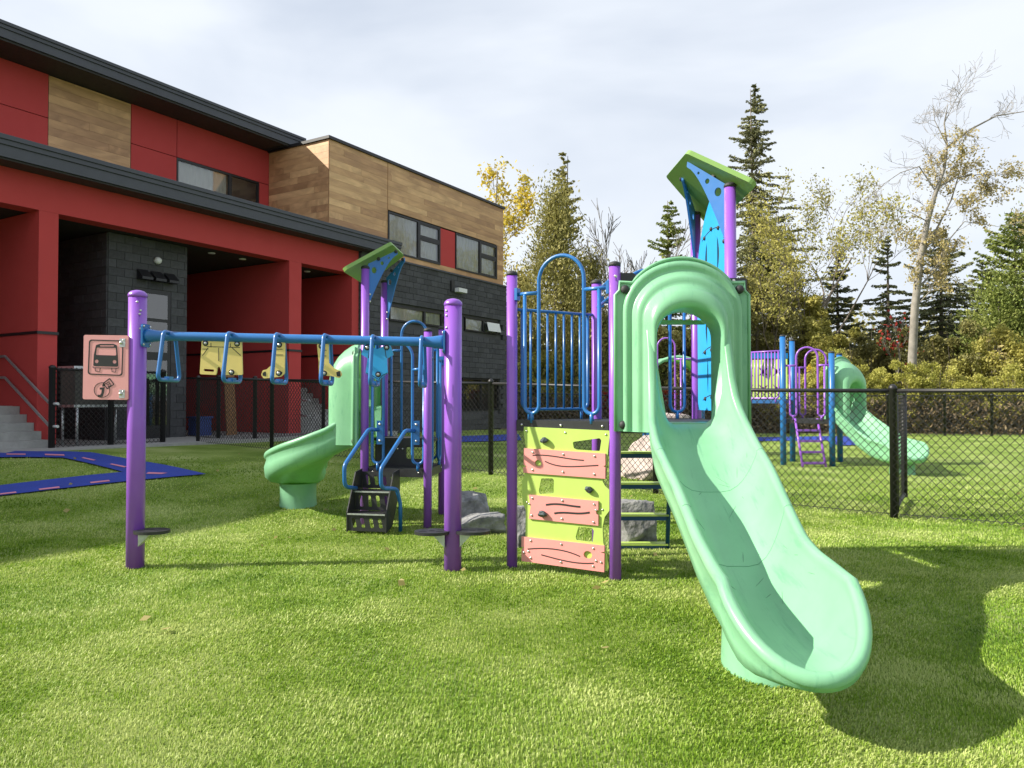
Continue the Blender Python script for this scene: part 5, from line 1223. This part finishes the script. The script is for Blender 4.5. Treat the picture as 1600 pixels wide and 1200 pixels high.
cedar(866, 36, 305, 2.5, 'broad olive cedar behind the blue arch guard', 31, 34000)
cedar(815, 37, 430, 1.6, 'shorter olive cedar beside the block wall corner', 32, 15000)
cedar(925, 39, 400, 1.8, 'thin olive cedar right of the broad one', 33, 15000)
cedar(1560, 36, 430, 2.3, 'low bushy bright pine below the tall one at the right edge', 34, 16000, 'pine', 'pine_tree')
cedar(1625, 39, 345, 3.0, 'full bright pine cut by the right edge of the view', 35, 24000, 'pine', 'pine_tree')
# broadleaf trees
decid(745, 42, 'yellow-leaved poplar rising behind the wood-clad roof corner', 'gold_leaf', 'bark_grey', 14.2, 0.14, (0.0, 0, 1), 3, 1.1, 0.12, 0.2, 51, up=0.07, spread=(0.4, 0.8), wander=0.08, nch=(6, 8), shrink=(0.24, 0.36), start=0.4)
decid(800, 40, 'thin yellow-leaved birch sapling beside the block wall', 'gold_leaf', 'bark_grey', 8.5, 0.08, (0.02, 0, 1), 3, 1.5, 0.10, 0.2, 52, up=0.16, spread=(0.3, 0.6), wander=0.07, nch=(4, 5), shrink=(0.34, 0.5))
x, y = spot(985, 40)
decid(985, 40, 'bare grey tree with fanning twigs left of the slide hood', None, 'bark_grey', 8.6, 0.10, (0.10, 0, 1), 3, 0, 0.1, 0.2, 53, wander=0.07, up=0.05, spread=(0.25, 0.6), nch=(4, 6), shrink=(0.3, 0.48), minr=0.016,
      extra=[((x - 0.1, y, 0), (-0.32, 0.1, 1), 8.8, 0.09, 3), ((x + 0.1, y, 0), (-0.12, -0.1, 1), 9.4, 0.09, 3), ((x + 0.2, y, 0), (0.02, 0, 1), 9.6, 0.09, 3), ((x + 0.2, y, 0), (-0.22, 0, 1), 8.0, 0.08, 3)])
x, y = spot(1235, 38)
decid(1235, 38, 'yellow-green tree leaning to the right beside the tall spruce', 'yellowgreen', 'bark', 10.0, 0.17, (0.30, 0, 1), 4, 6.0, 0.075, 0.22, 54, wander=0.10, up=0.06, spread=(0.35, 0.75), nch=(3, 4), shrink=(0.5, 0.65), minr=0.010,
      extra=[((x - 0.6, y, 0), (-0.05, 0, 1), 6.5, 0.12, 3), ((x + 0.9, y, 0), (0.2, 0.1, 1), 6.5, 0.10, 3)])
decid(1205, 41, 'loose yellow-green tree in front of the tall spruce', 'yellowgreen', 'bark', 7.0, 0.13, (-0.05, 0, 1), 4, 6.0, 0.075, 0.22, 55, wander=0.12, up=0.08, spread=(0.35, 0.75), nch=(3, 4), shrink=(0.5, 0.65))
# tall leaning birch, main stem laid out from the photograph
def leaning():
    d = 33; x, y = spot(1425, d); rg = random.Random(9); rng = np.random.default_rng(9)
    t = thing('leaning_tree', (x, y, 0), 'tall pale leaning tree with bare upper branches on the right', 'tree')
    def W(px, py, dy=0.0): q = spot(px, d + dy); return Vector((q[0], q[1], ztop(py, d + dy)))
    stem = [W(1424, 660), W(1426, 560), W(1431, 480), W(1440, 405), W(1452, 345), W(1466, 298), W(1479, 262), W(1484, 225), W(1480, 190), W(1486, 160)]
    mb = MB().tube(stem, [0.20, 0.18, 0.165, 0.14, 0.115, 0.09, 0.07, 0.05, 0.03, 0.015], 9, caps=False); polys = []; tips = []; tips2 = []
    mains = [([(1484, 228), (1520, 200), (1562, 178), (1600, 172), (1640, 165)], 0.05), ([(1466, 298), (1440, 258), (1410, 268), (1385, 285), (1372, 300)], 0.035), ([(1440, 405), (1470, 350), (1490, 310), (1505, 262), (1510, 215)], 0.06),
             ([(1436, 450), (1465, 420), (1480, 380), (1510, 345), (1545, 350)], 0.05), ([(1431, 480), (1455, 455), (1470, 420), (1478, 395)], 0.03), ([(1452, 345), (1425, 330), (1395, 345)], 0.03), ([(1470, 290), (1500, 275), (1540, 270), (1570, 285)], 0.035), ([(1480, 190), (1500, 150), (1512, 130)], 0.02), ([(1484, 225), (1465, 185), (1462, 150)], 0.025)]
    for k, (pl, r0) in enumerate(mains):
        pts = [W(a, b, rg.uniform(-1, 1) * (i / len(pl)) * 1.5) for i, (a, b) in enumerate(pl)]
        mb.tube(pts, [r0 * (1 - 0.8 * i / (len(pl) - 1)) for i in range(len(pl))], 6, caps=False)
        for i in range(1, len(pts)):
            for _ in range(3):
                q = pts[i - 1].lerp(pts[i], rg.random()); dirv = (pts[i] - pts[i - 1]).normalized() + Vector((rg.gauss(0, .6), rg.gauss(0, .6), rg.gauss(0, .5)))
                grow(rg, q, dirv, rg.uniform(0.6, 1.5), 0.012, 2, polys, tips if k in (2, 3, 4, 6) else tips2, wander=0.16, up=0.03, nch=(2, 4), shrink=(0.5, 0.7))
    for i in range(4, 10):
        for _ in range(3):
            q = stem[i - 1].lerp(stem[i], rg.random()); grow(rg, q, Vector((rg.gauss(0, .8), rg.gauss(0, .8), 0.6)), rg.uniform(0.7, 1.7), 0.014, 2, polys, tips2 if i > 6 else tips, wander=0.15, up=0.03, nch=(2, 4), shrink=(0.5, 0.7))
    mb.build('trunk', 'bark_pale', t); m2 = MB()
    for pts, rs, dp in polys: m2.tube(pts, [max(0.007, r_) for r_ in rs], 3, caps=False)
    m2.build('twigs', 'bark_grey', t)
    T = np.array([tuple(p) for p in tips]); k = int(len(T) * 2.4); C = T[rng.integers(0, len(T), k)] + rng.normal(0, 0.10, (k, 3)); leaf_mesh('crown', C, 0.062, rng, 'tan_leaf', t)
leaning()
decid(1395, 36, 'thin sapling with a few red leaves left of the leaning trunk', 'red_leaf', 'bark_pale', 4.0, 0.05, (0.03, 0, 1), 3, 0.35, 0.10, 0.2, 57, wander=0.06, up=0.12, spread=(0.3, 0.7), nch=(3, 4), shrink=(0.35, 0.5), name='sapling')
decid(1580, 33, 'thin pale bare saplings in front of the pine', 'tan_leaf', 'bark_pale', 3.6, 0.05, (0.06, 0, 1), 3, 0.4, 0.09, 0.2, 58, wander=0.06, up=0.12, spread=(0.2, 0.6), nch=(3, 4), shrink=(0.4, 0.6), name='sapling')
# thicket behind the far fence
mass(1180, 38, 3.2, 8.2, 'tall olive thicket directly right of the slide hood', 'olive', 25299, 0.093, 61, lobes=16, stems=40, top=0.8)
mass(1240, 39, 2.6, 7.6, 'yellow-green bushy mass below the leaning yellow tree', 'yellowgreen', 18400, 0.093, 62, lobes=14, stems=30, top=0.8)
mass(1300, 37, 2.6, 5.8, 'yellow bush left of the small dark spruce', 'yellowgreen', 16099, 0.087, 63, lobes=12, stems=20)
mass(1355, 40, 2.4, 5.4, 'olive bush between the spruces', 'olive', 13799, 0.087, 64, lobes=12, stems=20)
mass(1420, 40, 3.0, 5.2, 'brownish bush behind the leaning trunk', 'olive', 16099, 0.087, 65, lobes=12, stems=20)
mass(1500, 36, 2.8, 5.0, 'rounded olive shrub right of the leaning trunk', 'olive', 16099, 0.074, 66, lobes=12, stems=20)
mass(1560, 34, 2.6, 4.6, 'olive shrub under the bright pine', 'yellowgreen', 13799, 0.074, 67, lobes=12, stems=16)
mass(1620, 33, 2.4, 4.2, 'pale shrub at the right edge under the pine', 'yellowgreen', 13799, 0.074, 68, lobes=12, stems=16)
mass(960, 38, 2.6, 6.0, 'olive bush between the blue arch and the slide hood', 'olive', 16099, 0.087, 69, lobes=12, stems=20)
mass(1040, 37, 2.6, 5.6, 'olive bush seen through the slide opening', 'cedar', 16099, 0.087, 70, lobes=12, stems=20)
mass(1110, 38, 2.6, 6.4, 'dark olive bush hidden behind the slide hood', 'olive', 13799, 0.087, 71, lobes=12, stems=20)
mass(830, 35, 2.2, 4.0, 'yellowish bush at the foot of the cedar', 'willow', 13799, 0.074, 72, lobes=12, stems=16)
mass(900, 35, 2.2, 4.2, 'green bush behind the blue guard bars', 'cedar', 13799, 0.074, 73, lobes=12, stems=16)
for i, (px, d, w, h, lb) in enumerate([(1185, 33, 1.6, 2.4, 'low willow bush beside the slide hood edge'), (1245, 32.5, 1.5, 2.3, 'low willow bush behind the far purple arch'), (1300, 32, 1.6, 3.0, 'willow bush above the far blue posts'), (1355, 32, 1.7, 3.1, 'bright willow bush above the far slide'), (1405, 31.5, 1.6, 2.8, 'bright willow bush left of the leaning trunk base'), (1460, 31.5, 1.7, 2.6, 'bright willow bush right of the leaning trunk base'), (1520, 31, 1.7, 2.5, 'bright willow bush second from the right edge'), (1580, 31, 1.8, 2.6, 'bright willow bush at the right edge')]):
    mass(px, d, w * 1.05, h * (0.95 + 0.25 * ((i * 7) % 3) / 2), lb, 'willow', 18000, 0.042, 80 + i, 'willow_bush', 'shrub', None, 0.15, 34, 'willow bushes along the far fence', 30, 'bark', 0.5)
for i, (px, d, h) in enumerate(((952, 34, 1.9), (1040, 33, 1.9))): mass(px, d, 0.9, h, ['red-leaved shrub left of the slide hood', 'red-leaved shrub seen through the slide opening'][i], 'red_leaf', 5060, 0.056, 95 + i, 'red_shrub', 'shrub', None, 0.2, 8, None, 10)
mass(1275, 33.5, 0.9, 3.3, 'orange-yellow shrub above the far purple arch', 'gold_leaf', 5750, 0.056, 97, 'golden_shrub', 'shrub', None, 0.3, 8, None, 10)
# far wood beyond: one mass
rng = np.random.default_rng(77); C = []
for k in range(260):
    x = rng.uniform(-6, 44); y = rng.uniform(47, 58); h = rng.uniform(4, 8.5) * (0.75 if x < 14 else 1.0); p = rng.normal(size=(110, 3)) * np.array([1.1, 0.8, h * 0.22]); C.append(p + np.array([x, y, h * 0.5]))
C = np.concatenate(C); C[:, 2] = np.abs(C[:, 2]); o = leaf_mesh('far_wood', C, 0.26, rng, 'olive', None); tag(o, 'far mass of olive woodland closing the view behind the trees', 'wood', kind='stuff')
# dead undergrowth behind the far fence
C = []
for k in range(26000):
    x = rng.uniform(-1, 30); y = 32.2 - 0.19 * x + rng.uniform(0.5, 3.2); C.append((x, y, gz(x, y) + rng.random() ** 1.4 * 1.35))
o = leaf_mesh('undergrowth', np.array(C), 0.10, rng, 'brush', None, 0.0, 0.3); tag(o, 'brown dead undergrowth along the far fence', 'undergrowth', kind='stuff')
# fallen leaves on the turf
C = []
for k in range(70):
    d = rng.uniform(4, 16); x = rng.uniform(-0.6, 0.68) * d; C.append((x, d, bump_z(x, d) + 0.032))
o = leaf_mesh('fallen_leaves', np.array(C), 0.030, rng, 'tan_leaf', None, 0.0, 0.7, np.tile([1.0, 0.2, 0.0], (70, 1))); tag(o, 'scattered tan fallen leaves on the turf', 'leaves', kind='stuff')
for nm in ('label', 'category'):
    for s in (sl1, sl2, slf):
        if nm in s: del s[nm]
